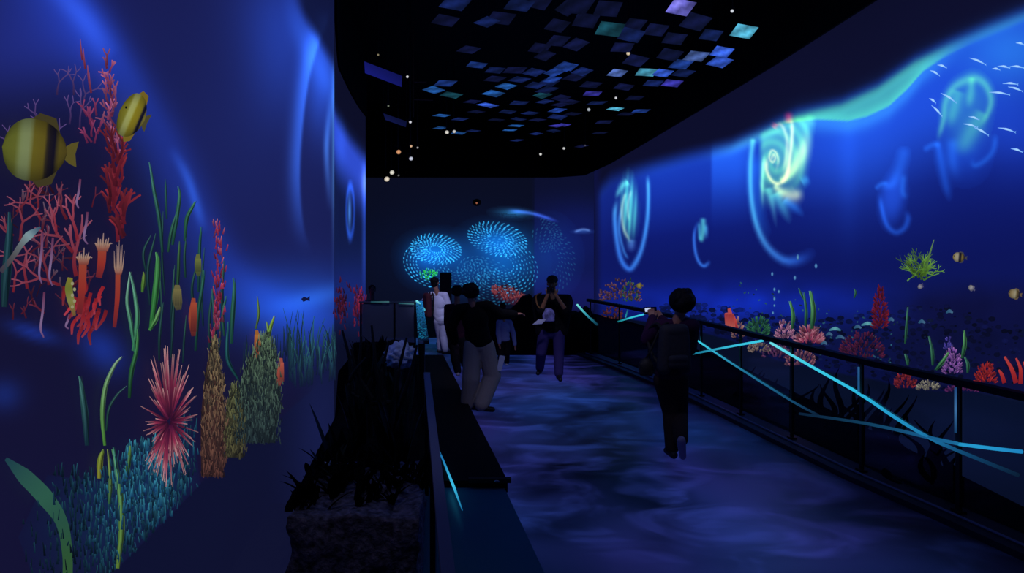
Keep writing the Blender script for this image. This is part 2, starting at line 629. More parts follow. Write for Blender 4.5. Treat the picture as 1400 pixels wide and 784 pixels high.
# light pool: fades towards the right hand rail
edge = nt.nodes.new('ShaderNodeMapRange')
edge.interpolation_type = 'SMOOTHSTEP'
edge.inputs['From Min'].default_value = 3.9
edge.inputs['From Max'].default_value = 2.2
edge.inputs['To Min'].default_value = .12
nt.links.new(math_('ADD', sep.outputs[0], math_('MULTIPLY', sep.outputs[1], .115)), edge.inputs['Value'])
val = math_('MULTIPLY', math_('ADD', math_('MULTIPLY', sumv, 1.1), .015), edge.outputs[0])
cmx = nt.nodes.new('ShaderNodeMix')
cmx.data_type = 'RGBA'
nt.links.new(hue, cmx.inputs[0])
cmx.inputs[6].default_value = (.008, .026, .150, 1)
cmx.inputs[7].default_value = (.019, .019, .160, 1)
nt.links.new(cmx.outputs[2], b.inputs['Emission Color'])  # projected light on the path, put into the floor's own emission
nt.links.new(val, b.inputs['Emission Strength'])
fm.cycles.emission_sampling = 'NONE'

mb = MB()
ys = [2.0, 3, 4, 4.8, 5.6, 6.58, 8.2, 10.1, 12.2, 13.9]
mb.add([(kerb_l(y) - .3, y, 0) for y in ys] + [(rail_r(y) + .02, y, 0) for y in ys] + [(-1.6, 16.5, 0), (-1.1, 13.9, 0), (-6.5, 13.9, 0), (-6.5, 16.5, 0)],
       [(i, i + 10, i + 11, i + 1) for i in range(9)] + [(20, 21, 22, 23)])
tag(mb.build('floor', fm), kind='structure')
mb = MB()
mb.add([(-7.2, 0.2, -.02), (5, 0.2, -.02), (5, 25, -.02), (-7.2, 25, -.02)], [(0, 1, 2, 3)])
tag(mb.build('ground', pm('black_ground', (8, 8, 10), .9, spec=.1)), kind='structure')

# left plinth between the rail and the path, with the teal plate at the near end
M_KERB = pm('kerb_black', (11, 11, 14), .75, spec=.12, bump=.1, scale=8)
mb = MB()
mb.prism([(rail_l(13.3) - .12, 13.3), (rail_l(6.2) - .12, 6.2), (kerb_l(6.2) + .03, 6.2), (kerb_l(13.3), 13.3)], 0, .10)
tag(mb.build('trim_kerb_left', M_KERB), kind='structure')
mb = MB()
mb.prism([(rail_l(6.18) - .12, 6.18), (rail_l(2.2) - .12, 2.2), (kerb_l(2.2), 2.2), (kerb_l(6.18), 6.18)], 0, .045)
tag(mb.build('trim_kerb_left_near', pm('teal_plate', (44, 104, 128), .35, spec=.4)), kind='structure')
o = MB()
o.box((kerb_l(6.2) - .12, 6.17, .115), (.36, .06, .035))
ep = o.build('edge_profile', M_DARK)
tag(ep, 'short black edge bar across the end of the dark left kerb', 'edge bar')
o = MB()
o.ellip((kerb_l(6.2) - .06, 6.135, .115), (.022, .006, .01))
o.build('cap_screw', pm('screw_steel', (190, 190, 200), .25, metal=.8), ep)

# right kerb with a thin paler line
mb = MB()
n = len(RR)
inner = [(rail_r(y) - .22 + .02 * (14 - y) / 10, y) for y, _ in RR]
outer = [(rail_r(y) + .12, y) for y, _ in RR]
for i in range(n - 1):
    mb.prism([inner[i], outer[i], outer[i + 1], inner[i + 1]], 0, .05)
tag(mb.build('trim_kerb_right', pm('kerb_right', (34, 34, 46), .5, spec=.4)), kind='structure')
mb = MB()
mb.tube([(rail_r(y) - .09, y, .06) for y in np.linspace(2.2, 13.8, 40)], .011, 6)
tag(mb.build('trim_kerb_edge', pm('kerb_line', (110, 110, 135), .4)), kind='structure')
# dark planting bed by the right wall and the far planter
mb = MB()
for i in range(n - 1):
    a, c = RR[i], RR[i + 1]
    mb.prism([(rail_r(a[0]) + .13, a[0]), (4.2, a[0]), (4.2, c[0]), (rail_r(c[0]) + .13, c[0])], 0, .06)
tag(mb.build('ground_bed_right', pm('bed_soil', (10, 11, 12), .95, spec=.05, bump=.6, scale=18)), kind='structure')


# ------------------------------------------------------------------ projected pictures (flat, on the walls)
BACKALL = Wall([(-7.0, 24.0), (0.72, 24.0), (2.5, 22.3)])


def stroke(mb, wall, pts, w, cols, off=.006, n=None, taper=None):
    """painted stroke: centre line in wall picture coordinates, widths and colours along it"""
    pts = [np.array(p, float) for p in pts]
    n = n or max(3, min(30, int(3 + 4 * (len(pts) - 1))))
    c = curve(pts, n)
    ws = w if isinstance(w, (list, tuple)) else [w, w]
    cs = cols if isinstance(cols[0], (list, tuple, np.ndarray)) else [cols, cols]
    cs = np.array(cs, float)
    vs, cc = [], []
    for i, p in enumerate(c):
        d = c[min(i + 1, n - 1)] - c[max(i - 1, 0)]
        L = np.hypot(*d) + 1e-9
        q = np.array((-d[1], d[0])) / L
        t = i / (n - 1)
        ww = np.interp(t, np.linspace(0, 1, len(ws)), ws) / 2
        col = [np.interp(t, np.linspace(0, 1, len(cs)), cs[:, k]) for k in range(3)]
        vs += [wall.at(*(p + q * ww), off), wall.at(*(p - q * ww), off)]
        cc += [col, col]
    mb.add(vs, [(2 * i, 2 * i + 1, 2 * i + 3, 2 * i + 2) for i in range(n - 1)], cc)


def poly(mb, wall, pts, col, off=.006, cc=None, ccol=None):
    """filled outline with a centre colour"""
    c = np.mean(np.array(pts, float), 0) if cc is None else np.array(cc, float)
    vs = [wall.at(*c, off)] + [wall.at(*p, off) for p in pts]
    n = len(pts)
    cols = [ccol or col] + ([col] * n if not isinstance(col[0], (list, tuple)) else list(col))
    mb.add(vs, [(0, 1 + i, 1 + (i + 1) % n) for i in range(n)], cols)


def disc(mb, wall, x, y, rx, ry, col, off=.006, ccol=None, n=12):
    poly(mb, wall, [(x + rx * math.cos(2 * math.pi * k / n), y + ry * math.sin(2 * math.pi * k / n)) for k in range(n)], col, off, (x, y), ccol)


def pic(name, mb, label, cat, group=None, parent=None, kind=None, dim=.8):
    mb.c = [tuple(np.array(q) * dim + np.array((3, 4, 11))) for q in mb.c]
    o = mb.build(name, M_PIC, parent, fix=False)
    if parent is None:
        tag(o, label, cat, group, kind)
    return o


def patch(name, wall, box, step, colf, label, cat, group=None, thr=7, off=.012, parent=None, base=None):
    """soft projected light laid over the wall; faces that carry no light are dropped"""
    x0, y0, x1, y1 = box
    xs, ys_ = np.arange(x0, x1 + step, step), np.arange(y0, y1 + step, step)
    X, Y = np.meshgrid(xs, ys_, indexing='ij')
    C = np.clip(colf(X, Y), 0, 255)
    m = C.max(-1)
    C = np.where((m < thr)[..., None], 0, C)
    if base is not None:                       # light adds to what the wall already shows
        b0 = np.clip(base(X, Y), 0, 255)
        L = lin(np.clip(b0 + C, 0, 255)) - lin(b0)
        C = np.where(L <= .0031308, L * 12.92, 1.055 * np.maximum(L, 1e-9) ** (1 / 2.4) - .055) * 255
    nx, ny = X.shape
    mb = MB()
    idx = {}
    hits = [wall.hit(px) for px in xs]
    for i in range(nx - 1):
        for j in range(ny - 1):
            if max(m[i, j], m[i + 1, j], m[i, j + 1], m[i + 1, j + 1]) < thr:
                continue
            f = []
            for (a, b_) in ((i, j), (i + 1, j), (i + 1, j + 1), (i, j + 1)):
                if (a, b_) not in idx:
                    idx[(a, b_)] = len(mb.v)
                    p, nn = hits[a]
                    mb.v.append((p[0] + nn[0] * off, p[1] + nn[1] * off, CH - (ys_[b_] - CY) / F * p[1]))
                    mb.c.append(tuple(C[a, b_]))
                f.append(idx[(a, b_)])
            mb.f.append(tuple(f))
    o = mb.build(name, M_GLOW, parent, fix=False)
    if parent is None:
        tag(o, label, cat, group)
    return o


def gl(c, x, y, pts, w, col, t0=0.0, t1=0.0, n=24, wl=None):
    """add a glowing line: w width (or [start, end]); fades in over t0 and out over t1"""
    d, s, t = dpoly(x, y, curve(pts, n))
    ww = w if not isinstance(w, (list, tuple)) else np.interp(t, np.linspace(0, 1, len(w)), w)
    k = np.exp(-(d / ww) ** 2)
    if t0: k = k * sm(0, t0, t)
    if t1: k = k * (1 - sm(1 - t1, 1, t))
    cc = np.array(col, float)
    if cc.ndim == 1:
        return c + k[..., None] * cc
    col_t = np.stack([np.interp(t, np.linspace(0, 1, len(cc)), cc[:, q]) for q in range(3)], -1)
    return c + k[..., None] * col_t


def z3(x):
    return np.zeros(x.shape + (3,))


# -- right wall: glowing spiral jellyfish
def spiral_big(x, y):
    c = z3(x)
    c = gl(c, x, y, [(1031, 188), (1027, 225), (1028, 270), (1036, 310), (1052, 340), (1076, 357), (1102, 352), (1122, 334)], [3.5, 3.5, 4, 5, 7, 9], [(46, 100, 30), (50, 112, 60), (46, 108, 90), (36, 84, 100), (26, 66, 105), (14, 40, 84)], .02, .3)
    c = gl(c, x, y, [(1036, 205), (1034, 250), (1040, 300), (1058, 334)], 9, (6, 28, 40), .2, .4)
    n = .88 + .12 * np.sin(np.hypot(x - 1060, (y - 222) * .8) * .5 + np.arctan2(y - 222, x - 1060) * 2)
    body = sm(1036, 1046, x) * (1 - sm(1098, 1116, x + (y - 200) * .14)) * sm(150, 170, y) * (1 - sm(236, 290, y + (x - 1060) * .25))
    c = acc(c, body * n * sm(-3, 12, y - interp(x, UPR)), (62, 132, 20))
    c = gl(c, x, y, [(1056, 217), (1059, 211), (1061, 217), (1057, 222), (1053, 215), (1056, 206), (1062, 209), (1065, 222), (1060, 240)], 1.7, (110, 60, 20), 0, .2, 40)
    c = gl(c, x, y, [(1050, 212), (1049, 232), (1056, 247), (1066, 251), (1076, 242), (1081, 215), (1084, 185), (1083, 158)], 2.6, (136, 84, 30), .1, .1, 30)
    c = gl(c, x, y, [(1071, 240), (1076, 215), (1077, 190), (1070, 172), (1060, 170)], 2.6, (90, 50, 20), .2, .2, 30)
    c = gl(c, x, y, [(1066, 249), (1078, 240), (1090, 225), (1100, 203), (1107, 172)], [3, 7, 9, 6], (110, 96, 20), .1, .3)
    c = gl(c, x, y, [(1058, 252), (1072, 264), (1088, 267), (1100, 258)], [3, 7, 9, 6], (130, 120, 40), .1, .3)
    c = gl(c, x, y, [(1079, 170), (1080, 150)], 5, (120, 0, 0), .2, .5)
    c = gl(c, x, y, [(1058, 176), (1063, 168)], 4, (110, 10, 0), .2, .3)
    c = gl(c, x, y, [(1046, 210), (1043, 250), (1044, 292)], [2.2, 2.6, 1.6], (70, 100, 40), .2, .5)
    c = gl(c, x, y, [(1051, 255), (1057, 280), (1064, 320)], [6, 4, 2], (40, 84, 50), .1, .6)
    c = gl(c, x, y, [(1060, 262), (1072, 285), (1084, 312)], [7, 7, 3], (36, 90, 60), .1, .6)
    c = gl(c, x, y, [(1072, 272), (1088, 284), (1104, 300)], [5, 6, 3], (16, 56, 70), .1, .6)
    c = gl(c, x, y, [(1096, 250), (1110, 243)], 6, (20, 60, 50), .2, .5)
    return c


def spiral_left(x, y):
    c = z3(x)
    c = gl(c, x, y, [(886, 236), (887, 270), (885, 305), (878, 340), (868, 362), (860, 368), (850, 356), (844, 330), (841, 295), (845, 268)], [2.4, 2.6, 3, 3.6, 3.8, 3.6, 3.2, 3], [(60, 130, 90), (50, 120, 105), (44, 104, 120), (40, 94, 120), (34, 84, 120), (36, 88, 120), (44, 104, 120), (60, 130, 90)], .06, .1, 40)
    body = np.exp(-(np.hypot((x - 861 - (y - 285) * .02) / 11.5, (y - 284) / 42)) ** 4)
    n = .7 + .3 * np.sin((x - 861) * .9 + (y - 284) * .06)
    c = acc(c, body * (.2 + .8 * n), (64, 168, 90))
    c = gl(c, x, y, [(860, 248), (850, 256), (841, 274)], [5, 4, 2], (50, 110, 60), .1, .3)
    c = gl(c, x, y, [(856, 262), (851, 285), (853, 312), (864, 334)], [1.6, 2.2, 2.4, 2.2], (90, 90, 40), .1, .2)
    c = gl(c, x, y, [(864, 258), (859, 280), (860, 305)], [1.6, 2, 1.6], (70, 60, 30), .2, .2)
    c = gl(c, x, y, [(850, 280), (847, 312), (853, 342), (861, 357)], 2, (30, 70, 80), .2, .2)
    c = gl(c, x, y, [(864, 326), (863, 348)], 5, (40, 60, 70), .2, .6)
    return c


def ring_small(x, y):
    c = z3(x)
    c = gl(c, x, y, [(955, 300), (950, 320), (951, 342), (956, 358), (963, 364), (969, 360), (972, 354)], [1.8, 2.2, 2.4, 2.8], (34, 80, 110), .2, .3)
    c = gl(c, x, y, [(962, 296), (962, 315), (959, 334)], [3.5, 4.2, 2.5], (54, 130, 76), .15, .2)
    c = gl(c, x, y, [(956, 302), (957, 320), (958, 332)], 2, (30, 80, 60), .2, .3)
    c = gl(c, x, y, [(966, 305), (967, 330)], 2.6, (24, 60, 60), .3, .5)
    return c


def jelly_pale(x, y):
    c = z3(x)
    c = gl(c, x, y, [(1283, 196), (1291, 165), (1294, 140), (1305, 120), (1322, 110), (1336, 107), (1350, 117), (1357, 138), (1350, 160), (1338, 176)], [3, 4, 5, 6, 7, 6, 5, 4, 4], (36, 78, 0), .08, .15, 40)
    c = gl(c, x, y, [(1331, 104), (1329, 128), (1325, 152)], [4, 6, 5], (26, 60, 0), .1, .4)
    c = gl(c, x, y, [(1313, 122), (1305, 150), (1298, 180)], [8, 9, 6], (24, 60, 0), .1, .4)
    c = gl(c, x, y, [(1346, 150), (1335, 172), (1320, 198), (1310, 216)], [7, 12, 12, 8], (24, 56, 0), .1, .4)
    c = gl(c, x, y, [(1283, 190), (1288, 220), (1294, 250), (1302, 282)], [4, 6, 6, 4], (8, 30, 50), .1, .3)
    c = gl(c, x, y, [(1304, 185), (1304, 220), (1312, 255)], 8, (8, 26, 40), .2, .5)
    c = gl(c, x, y, [(1364, 180), (1360, 205), (1348, 220), (1334, 226), (1331, 214)], 4, (8, 28, 36), .15, .3)
    c = gl(c, x, y, [(1262, 207), (1278, 198), (1290, 200)], 4, (8, 28, 40), .2, .4)
    c = acc(c, np.exp(-(np.hypot((x - 1325 - (150 - y) * .1) / 33, (y - 150) / 46)) ** 3), (14, 36, 0))
    c = acc(c, gau(x, y, 1322, 215, 30, 34), (4, 18, 36))
    return c


def jelly_wisp(x, y):
    c = z3(x)
    c = acc(c, np.exp(-(np.hypot((x - 1222 - (270 - y) * .12) / 17, (y - 272) / 34)) ** 3), (12, 34, 70))
    c = gl(c, x, y, [(1240, 195), (1236, 215), (1230, 235), (1220, 252), (1200, 258)], [8, 9, 7, 3], (8, 26, 40), .2, .2)
    c = gl(c, x, y, [(1204, 262), (1207, 285), (1214, 308), (1226, 318), (1238, 312), (1243, 298), (1238, 286)], [3, 3.4, 4, 4, 4], (12, 40, 70), .15, .2)
    c = gl(c, x, y, [(1197, 260), (1206, 252), (1218, 250)], 3, (10, 34, 50), .2, .3)
    c = gl(c, x, y, [(1238, 235), (1236, 262), (1243, 274)], 4, (8, 30, 40), .2, .4)
    return c


JG = 'glowing jellyfish swimming on the right wall'
patch('projected_jellyfish', RIGHT, (1010, 140, 1140, 380), 1.6, spiral_big, 'largest glowing spiral jellyfish on the right wall, cream core and long blue tail', 'jellyfish projection', JG, base=col_right)
patch('projected_jellyfish', RIGHT, (826, 228, 904, 384), 1.6, spiral_left, 'green and cyan spiral jellyfish at the far end of the right wall, tail looping upward', 'jellyfish projection', JG, base=col_right)
patch('projected_jellyfish', RIGHT, (940, 284, 984, 378), 1.6, ring_small, 'smallest ring-shaped jellyfish on the right wall, above the dark-haired visitor', 'jellyfish projection', JG, base=col_right)
patch('projected_jellyfish', RIGHT, (1250, 90, 1385, 292), 1.8, jelly_pale, 'pale green bell-shaped jellyfish among the silver fish under the water surface', 'jellyfish projection', JG, base=col_right)
patch('projected_jellyfish', RIGHT, (1180, 190, 1262, 336), 1.8, jelly_wisp, 'faint blue wispy jellyfish hanging between the large spiral and the pale bell', 'jellyfish projection', JG, base=col_right)


def ring_left(x, y):
    c = z3(x)
    e = np.hypot((x - 478) / 5.5, (y - 289) / 34.0)
    c = acc(c, np.exp(-((e - 1) / .22) ** 2), (16, 44, 110))
    c = acc(c, gau(x, y, 477, 290, 2.2, 22), (50, 100, 150))
    return c


patch('projected_jellyfish', LEFT2, (466, 245, 492, 335), 1.2, ring_left, 'thin blue ring jellyfish on the far panel of the left wall', 'jellyfish projection', base=col_left2)

# -- back wall: dotted spiral jellyfish
def dotted(name, wall, fams, label, bright, glowf, box):
    mb = MB()
    r_ = random.Random(hash(name) % 1000 + len(label))
    for (cx, cy, rx, ry, rot, k0, k1, a0, a1, sk, b) in fams:
        for k in range(k0, k1):
            f = k / (k1 - 1)
            nd = int((12 + 24 * f) * (a1 - a0) / T)
            for q in range(nd):
                a = a0 + (a1 - a0) * (q + .5 * (k % 2)) / nd
                ex, ey = math.cos(a) * rx * f, math.sin(a) * ry * f
                X = cx + ex * math.cos(rot) - ey * math.sin(rot)
                Y = cy + ex * math.sin(rot) + ey * math.cos(rot)
                a2 = a + sk * .55
                dx, dy = math.cos(a2) * rx, math.sin(a2) * ry
                L = math.hypot(dx, dy)
                ddx = (dx * math.cos(rot) - dy * math.sin(rot)) / L
                ddy = (dx * math.sin(rot) + dy * math.cos(rot)) / L
                ln = 1.0 + 1.0 * f
                br = b * (.55 + .6 * r_.random()) * bright
                col = (48 * br, 172 * br, 235 * br)
                stroke(mb, wall, [(X - ddx * ln, Y - ddy * ln), (X + ddx * ln, Y + ddy * ln)], [.8, 1.9, .8], col, .022 + .0004 * len(fams), n=3)
    DOFF[0] += .003
    o = patch(name, wall, box, 2.0, glowf, label, 'jellyfish projection', 'dotted blue jellyfish on the back wall', thr=5, off=.006 + DOFF[0], base=col_back)
    d = mb.build('dots', M_GLOW, o, fix=False)
    d['kind'] = 'stuff'
    return o


DOFF = [0.0]
T = 2 * math.pi
dotted('projected_jellyfish', BACKALL, [(596, 341, 34, 20, .12, 2, 9, 0, T, .9, 1.0), (591, 362, 40, 30, .35, 5, 10, 1.3, 4.3, 2.7, .95), (622, 362, 48, 34, .5, 3, 11, -.9, 2.4, 2.5, .62)],
       'dotted blue spiral jellyfish on the back wall, above the green coral', 1.0,
       lambda x, y: acc(acc(acc(z3(x), gau(x, y, 596, 343, 32, 19), (8, 80, 140)), gau(x, y, 578, 362, 24, 22), (5, 40, 80)), gau(x, y, 634, 368, 40, 30), (4, 40, 76)), (530, 305, 700, 430))
dotted('projected_jellyfish', BACKALL, [(680, 327, 40, 22, .22, 3, 10, 0, T, .9, .95), (688, 362, 50, 36, .45, 3, 11, -2.3, 2.2, 2.6, .8), (668, 384, 46, 28, .5, 2, 9, 0, T, 2.4, .5)],
       'larger dotted blue spiral jellyfish on the back wall, above the pink coral', 1.0,
       lambda x, y: acc(acc(z3(x), gau(x, y, 679, 329, 35, 20), (8, 76, 134)), gau(x, y, 692, 362, 40, 30), (6, 64, 116)) * (1 - .45 * sm(729, 731, x))[..., None], (610, 285, 760, 430))
dotted('projected_jellyfish', BACKALL, [(748, 356, 38, 44, -.25, 4, 10, -1.9, 1.5, 1.3, .34), (742, 322, 26, 22, .2, 3, 7, -1.8, 1.6, 1.2, .3)],
       'faintest dotted jellyfish, on the lighter angled panel beside the capped visitor', 1.0,
       lambda x, y: acc(z3(x), gau(x, y, 750, 352, 34, 44), (4, 22, 44)), (715, 285, 810, 430))


def comet(x, y):
    c = z3(x)
    c = acc(c, gau(x, y, 700, 292, 22, 6.5, .05), (22, 74, 100))
    c = gl(c, x, y, [(690, 288), (722, 291), (745, 297), (768, 305)], [3, 2.4, 2.2, 2], (40, 70, 150), .2, .35)
    return c


patch('projected_comet', BACKALL, (665, 275, 785, 318), 1.5, comet, 'soft blue streak of light above the dotted jellyfish on the back wall', 'light projection', base=col_back)
patch('projected_ray', BACKALL, (775, 308, 815, 326), 1.2, lambda x, y: gl(acc(z3(x), gau(x, y, 797, 317, 13, 2.6), (18, 36, 50)), x, y, [(784, 318), (797, 314), (809, 316)], 1.6, (60, 80, 90), .2, .2), 'small pale fish shape on the angled back panel near the right wall', 'fish projection', base=col_back)

# corals on the back wall
mb = MB()
for i in range(46):
    a = rng.uniform(0, T); r = rng.uniform(0, 1) ** .6
    x, y = 587 + math.cos(a) * 12 * r, 377 + math.sin(a) * 7 * r
    stroke(mb, BACKALL, [(x, y), (x + rng.uniform(-3, 3), y - rng.uniform(2, 5))], [1.6, .6], [(10, 110, 50), (60, 240, 90)], .02, 3)
pic('projected_coral', mb, 'bright green coral on the back wall above the white-shirted visitor', 'coral projection', dim=1)
mb = MB()
poly(mb, BACKALL, [(672, 398), (680, 391), (694, 389), (706, 394), (716, 402), (720, 412), (716, 420), (700, 417), (684, 411), (674, 406)], (46, 20, 40), .02, (697, 404), (90, 36, 48))
for i in range(150):
    u, v = rng.uniform(-1, 1), rng.uniform(-1, 1)
    x, y = 696 + u * 22, 404 + u * 8 + v * 9 * (1 - .5 * u * u)
    k = rng.uniform(.6, 1.15)
    stroke(mb, BACKALL, [(x, y), (x + u * 3 + rng.uniform(-1, 1), y - 3.5)], [1.8, .7], [(120 * k, 36 * k, 48 * k), (215 * k, 110 * k, 105 * k)], .024, 3)
pic('projected_coral', mb, 'domed pink coral low on the back wall between the visitors', 'coral projection', dim=.72)


# -- left wall
def blade(mb, wall, pts, w, c0, c1, off=.008, cm=None):
    cs = [c0, cm, c1] if cm else [c0, c1]
    stroke(mb, wall, pts, [w * .5, w, w * .8, w * .15], cs, off, 14)
    hi = [(p[0] - w * .22, p[1]) for p in pts]
    stroke(mb, wall, hi, [w * .1, w * .26, w * .2, w * .06], [tuple(np.array(c0) * 1.1 + 8), tuple(np.array(c1) * 1.25 + 24)], off + .002, 14)
    lo = [(p[0] + w * .24, p[1]) for p in pts]
    stroke(mb, wall, lo, [w * .1, w * .3, w * .22, w * .06], [tuple(np.array(c0) * .5), tuple(np.array(c1) * .5)], off + .001, 14)


def grow(mb, wall, x, y, a, L, w, depth, c0, c1, off, spread=.6, r_=random, wob=.25):
    """branching coral twig"""
    pts = [(x, y)]
    n = 3
    for i in range(n):
        a += r_.uniform(-wob, wob)
        x += math.cos(a) * L / n
        y += math.sin(a) * L / n
        pts.append((x, y))
    k0 = np.array(c0, float)
    k1 = k0 + (np.array(c1, float) - k0) * (.45 if depth > 0 else 1)
    stroke(mb, wall, pts, [w, w * .72], [tuple(k0), tuple(k1)], off, 6)
    if depth > 0:
        for s in ((-1, 1) if r_.random() < .8 else (-1, 0, 1)):
            grow(mb, wall, x, y, a + s * spread * r_.uniform(.5, 1.1), L * r_.uniform(.6, .85), w * .72, depth - 1, tuple(k1), c1, off, spread, r_, wob)


def fish(wall, cx, cy, L, H, label, bands, rot=0.0, flip=1, off=.02, tail=(120, 110, 30), group=None, sx=1.0, fin=None, eye=True):
    """flat-bodied fish: body, tail and fins in wall picture coordinates"""
    mb = MB()
    cr, sr = math.cos(rot), math.sin(rot)

    def T_(u, v):
        x, y = u * L / 2 * flip, v * H / 2
        return (cx + (x * cr - y * sr) * sx, cy + x * sr + y * cr)
    us = np.linspace(-1, 1, 26)
    b = np.array([k[0] for k in bands])
    vs, cs = [], []
    for u in us:
        h = (max(0.0, 1 - abs(u) ** 2.4)) ** .62 * (1 - .12 * u)
        col = [float(np.interp(u, b, [k[1][q] for k in bands])) for q in range(3)]
        for v, sh in ((-1, .72), (-.5, .98), (0, 1.0), (.5, .92), (1, .62)):
            vs.append(wall.at(*T_(u, v * h), off))
            cs.append([q * sh for q in col])
    mb.add(vs, [(5 * i + j, 5 * i + j + 1, 5 * i + j + 6, 5 * i + j + 5) for i in range(25) for j in range(4)], cs)
    mb.c = [tuple(np.array(q) * .76) for q in mb.c]
    o = tag(mb.build('projected_fish', M_PIC, fix=False), label, 'fish projection', group)
    m2 = MB()
    poly(m2, wall, [T_(.9, -.16), T_(1.12, -.34), T_(1.34, -.42), T_(1.27, 0), T_(1.34, .42), T_(1.12, .34), T_(.9, .16)], tail, off - .002)
    m2.build('tail', M_PIC, o, fix=False)
    m3 = MB()
    fc = fin or tail
    poly(m3, wall, [T_(-.35, -.82), T_(.1, -1.22), T_(.6, -1.1), T_(.82, -.45), T_(.4, -.6)], fc, off - .003)
    poly(m3, wall, [T_(-.1, .85), T_(.25, 1.2), T_(.65, 1.05), T_(.82, .45), T_(.4, .6)], fc, off - .003)
    m3.build('fin', M_PIC, o, fix=False)
    if not eye:
        return o
    m4 = MB()
    disc(m4, wall, *T_(-.72, -.2), L * .035 * sx, L * .045, (6, 6, 10), off + .003)
    m4.build('eye', M_PIC, o, fix=False)
    return o


# backdrop reef: dim twigs and shadow shapes
rd = random.Random(3)
mb = MB()
for (x, y, L, a) in [(40, 250, 40, -1.9), (62, 240, 34, -1.5), (80, 215, 40, -1.9), (70, 190, 34, -2.1), (98, 130, 30, -1.6), (112, 150, 36, -1.9), (106, 175, 40, -1.7), (92, 170, 30, -1.5), (20, 215, 40, -2.2), (50, 170, 26, -2.0), (75, 130, 30, -1.5)]:
    grow(mb, LEFT, x, y, a, L * .6, 2.6, 2, (54, 34, 74), (112, 84, 150), .006, .5, rd)
pic('projected_coral', mb, 'dim purple twig coral between the two yellow fish on the left wall', 'coral projection')

mb = MB()
rd = random.Random(11)
for i in range(34):                                           # tall red column
    t = i / 33
    x0 = 158 - 10 * t + rd.uniform(-10, 10)
    y0 = 330 - 120 * t + rd.uniform(-8, 8)
    k = rd.uniform(.6, 1.15)
    grow(mb, LEFT, x0, y0, -1.57 + rd.uniform(-.35, .3), rd.uniform(16, 28), 5.2 - 1.5 * t, 1, (100 * k, 20 * k, 28 * k), (158 * k, 46 * k, 50 * k), .010 + .0002 * i, .45, rd)
for i in range(34):                                           # upper pink twigs
    t = i / 33
    x0 = 158 - 16 * t + rd.uniform(-13, 7) * (1.15 - t)
    y0 = 215 - 120 * t + rd.uniform(-6, 6)
    k = rd.uniform(.6, 1.2)
    grow(mb, LEFT, x0, y0, -1.75 + rd.uniform(-.5, .4), rd.uniform(9, 17), 3.2, 1, (120 * k, 40 * k, 70 * k), (200 * k, 110 * k, 140 * k), .012, .5, rd)
for i in range(10):
    x0, y0 = 128 - rd.uniform(0, 14), 165 + rd.uniform(-12, 40)
    grow(mb, LEFT, x0, y0, -1.7 + rd.uniform(-.4, .4), 14, 3, 1, (100, 30, 60), (170, 70, 110), .011, .6, rd)
for x, y in [(108, 60), (112, 72), (118, 95), (120, 105)]:
    stroke(mb, LEFT, [(x, y + 22), (x - 2, y + 8), (x - 3, y - 6)], [3, 2.5, 1], [(110, 34, 50), (170, 90, 120)], .01)
pic('projected_coral', mb, 'tall red coral column with pink twiggy top behind the smaller yellow fish', 'coral projection')

mb = MB()
rd = random.Random(5)
for (x, y, a, L, w) in [(98, 378, -1.9, 46, 7), (94, 345, -2.1, 40, 6), (100, 330, -1.75, 40, 6), (60, 390, -1.6, 44, 5), (30, 395, -1.8, 42, 5), (75, 390, -2.6, 40, 5), (20, 330, -1.4, 36, 5), (48, 300, -2.0, 34, 4), (85, 300, -2.0, 30, 5), (70, 320, -1.5, 34, 4), (10, 400, -1.2, 36, 4), (45, 285, -1.3, 22, 4), (15, 290, -1.0, 30, 4), (8, 340, -1.7, 30, 4)]:
    k = rd.uniform(.75, 1.1)
    grow(mb, LEFT, x, y, a, L * .75, w * .85, 2, (128 * k, 28 * k, 34 * k), (170 * k, 86 * k, 104 * k), .013, .6, rd)
for i in range(46):
    x, y = rd.uniform(0, 120), rd.uniform(260, 440)
    k = rd.uniform(.4, .9)
    grow(mb, LEFT, x, y, rd.uniform(-2.6, -.6), rd.uniform(10, 24), rd.uniform(1.6, 3.4), 1, (110 * k, 24 * k, 36 * k), (150 * k, (60 + 60 * (i % 3 == 0)) * k, (80 + 60 * (i % 3 == 0)) * k), .0128, .6, rd)
for (x, y, L) in [(48, 318, 70), (62, 325, 66), (50, 400, 62), (100, 245, 40), (110, 290, 44), (85, 430, 20)]:
    stroke(mb, LEFT, [(x + 3, y), (x + 1, y + L * .4), (x - 2, y + L * .8), (x + rd.uniform(-2, 4), y + L)], [3, 3.4, 3, 1.8], [(110, 52, 80), (150, 120, 160), (120, 80, 120)], .014)
for i in range(26):                                           # thick red knot
    x, y = 112 + rd.gauss(0, 11), 412 + rd.gauss(0, 16)
    k = rd.uniform(.6, 1.2)
    stroke(mb, LEFT, [(x, y), (x - 4 + rd.uniform(-6, 6), y + 12), (x - 8 + rd.uniform(-6, 6), y + 26)], [5, 5, 2.5], [(150 * k, 30 * k, 32 * k), (180 * k, 40 * k, 42 * k), (170 * k, 60 * k, 70 * k)], .015)
pic('projected_coral', mb, 'large tangled red branching coral filling the left side below the bigger fish', 'coral projection')

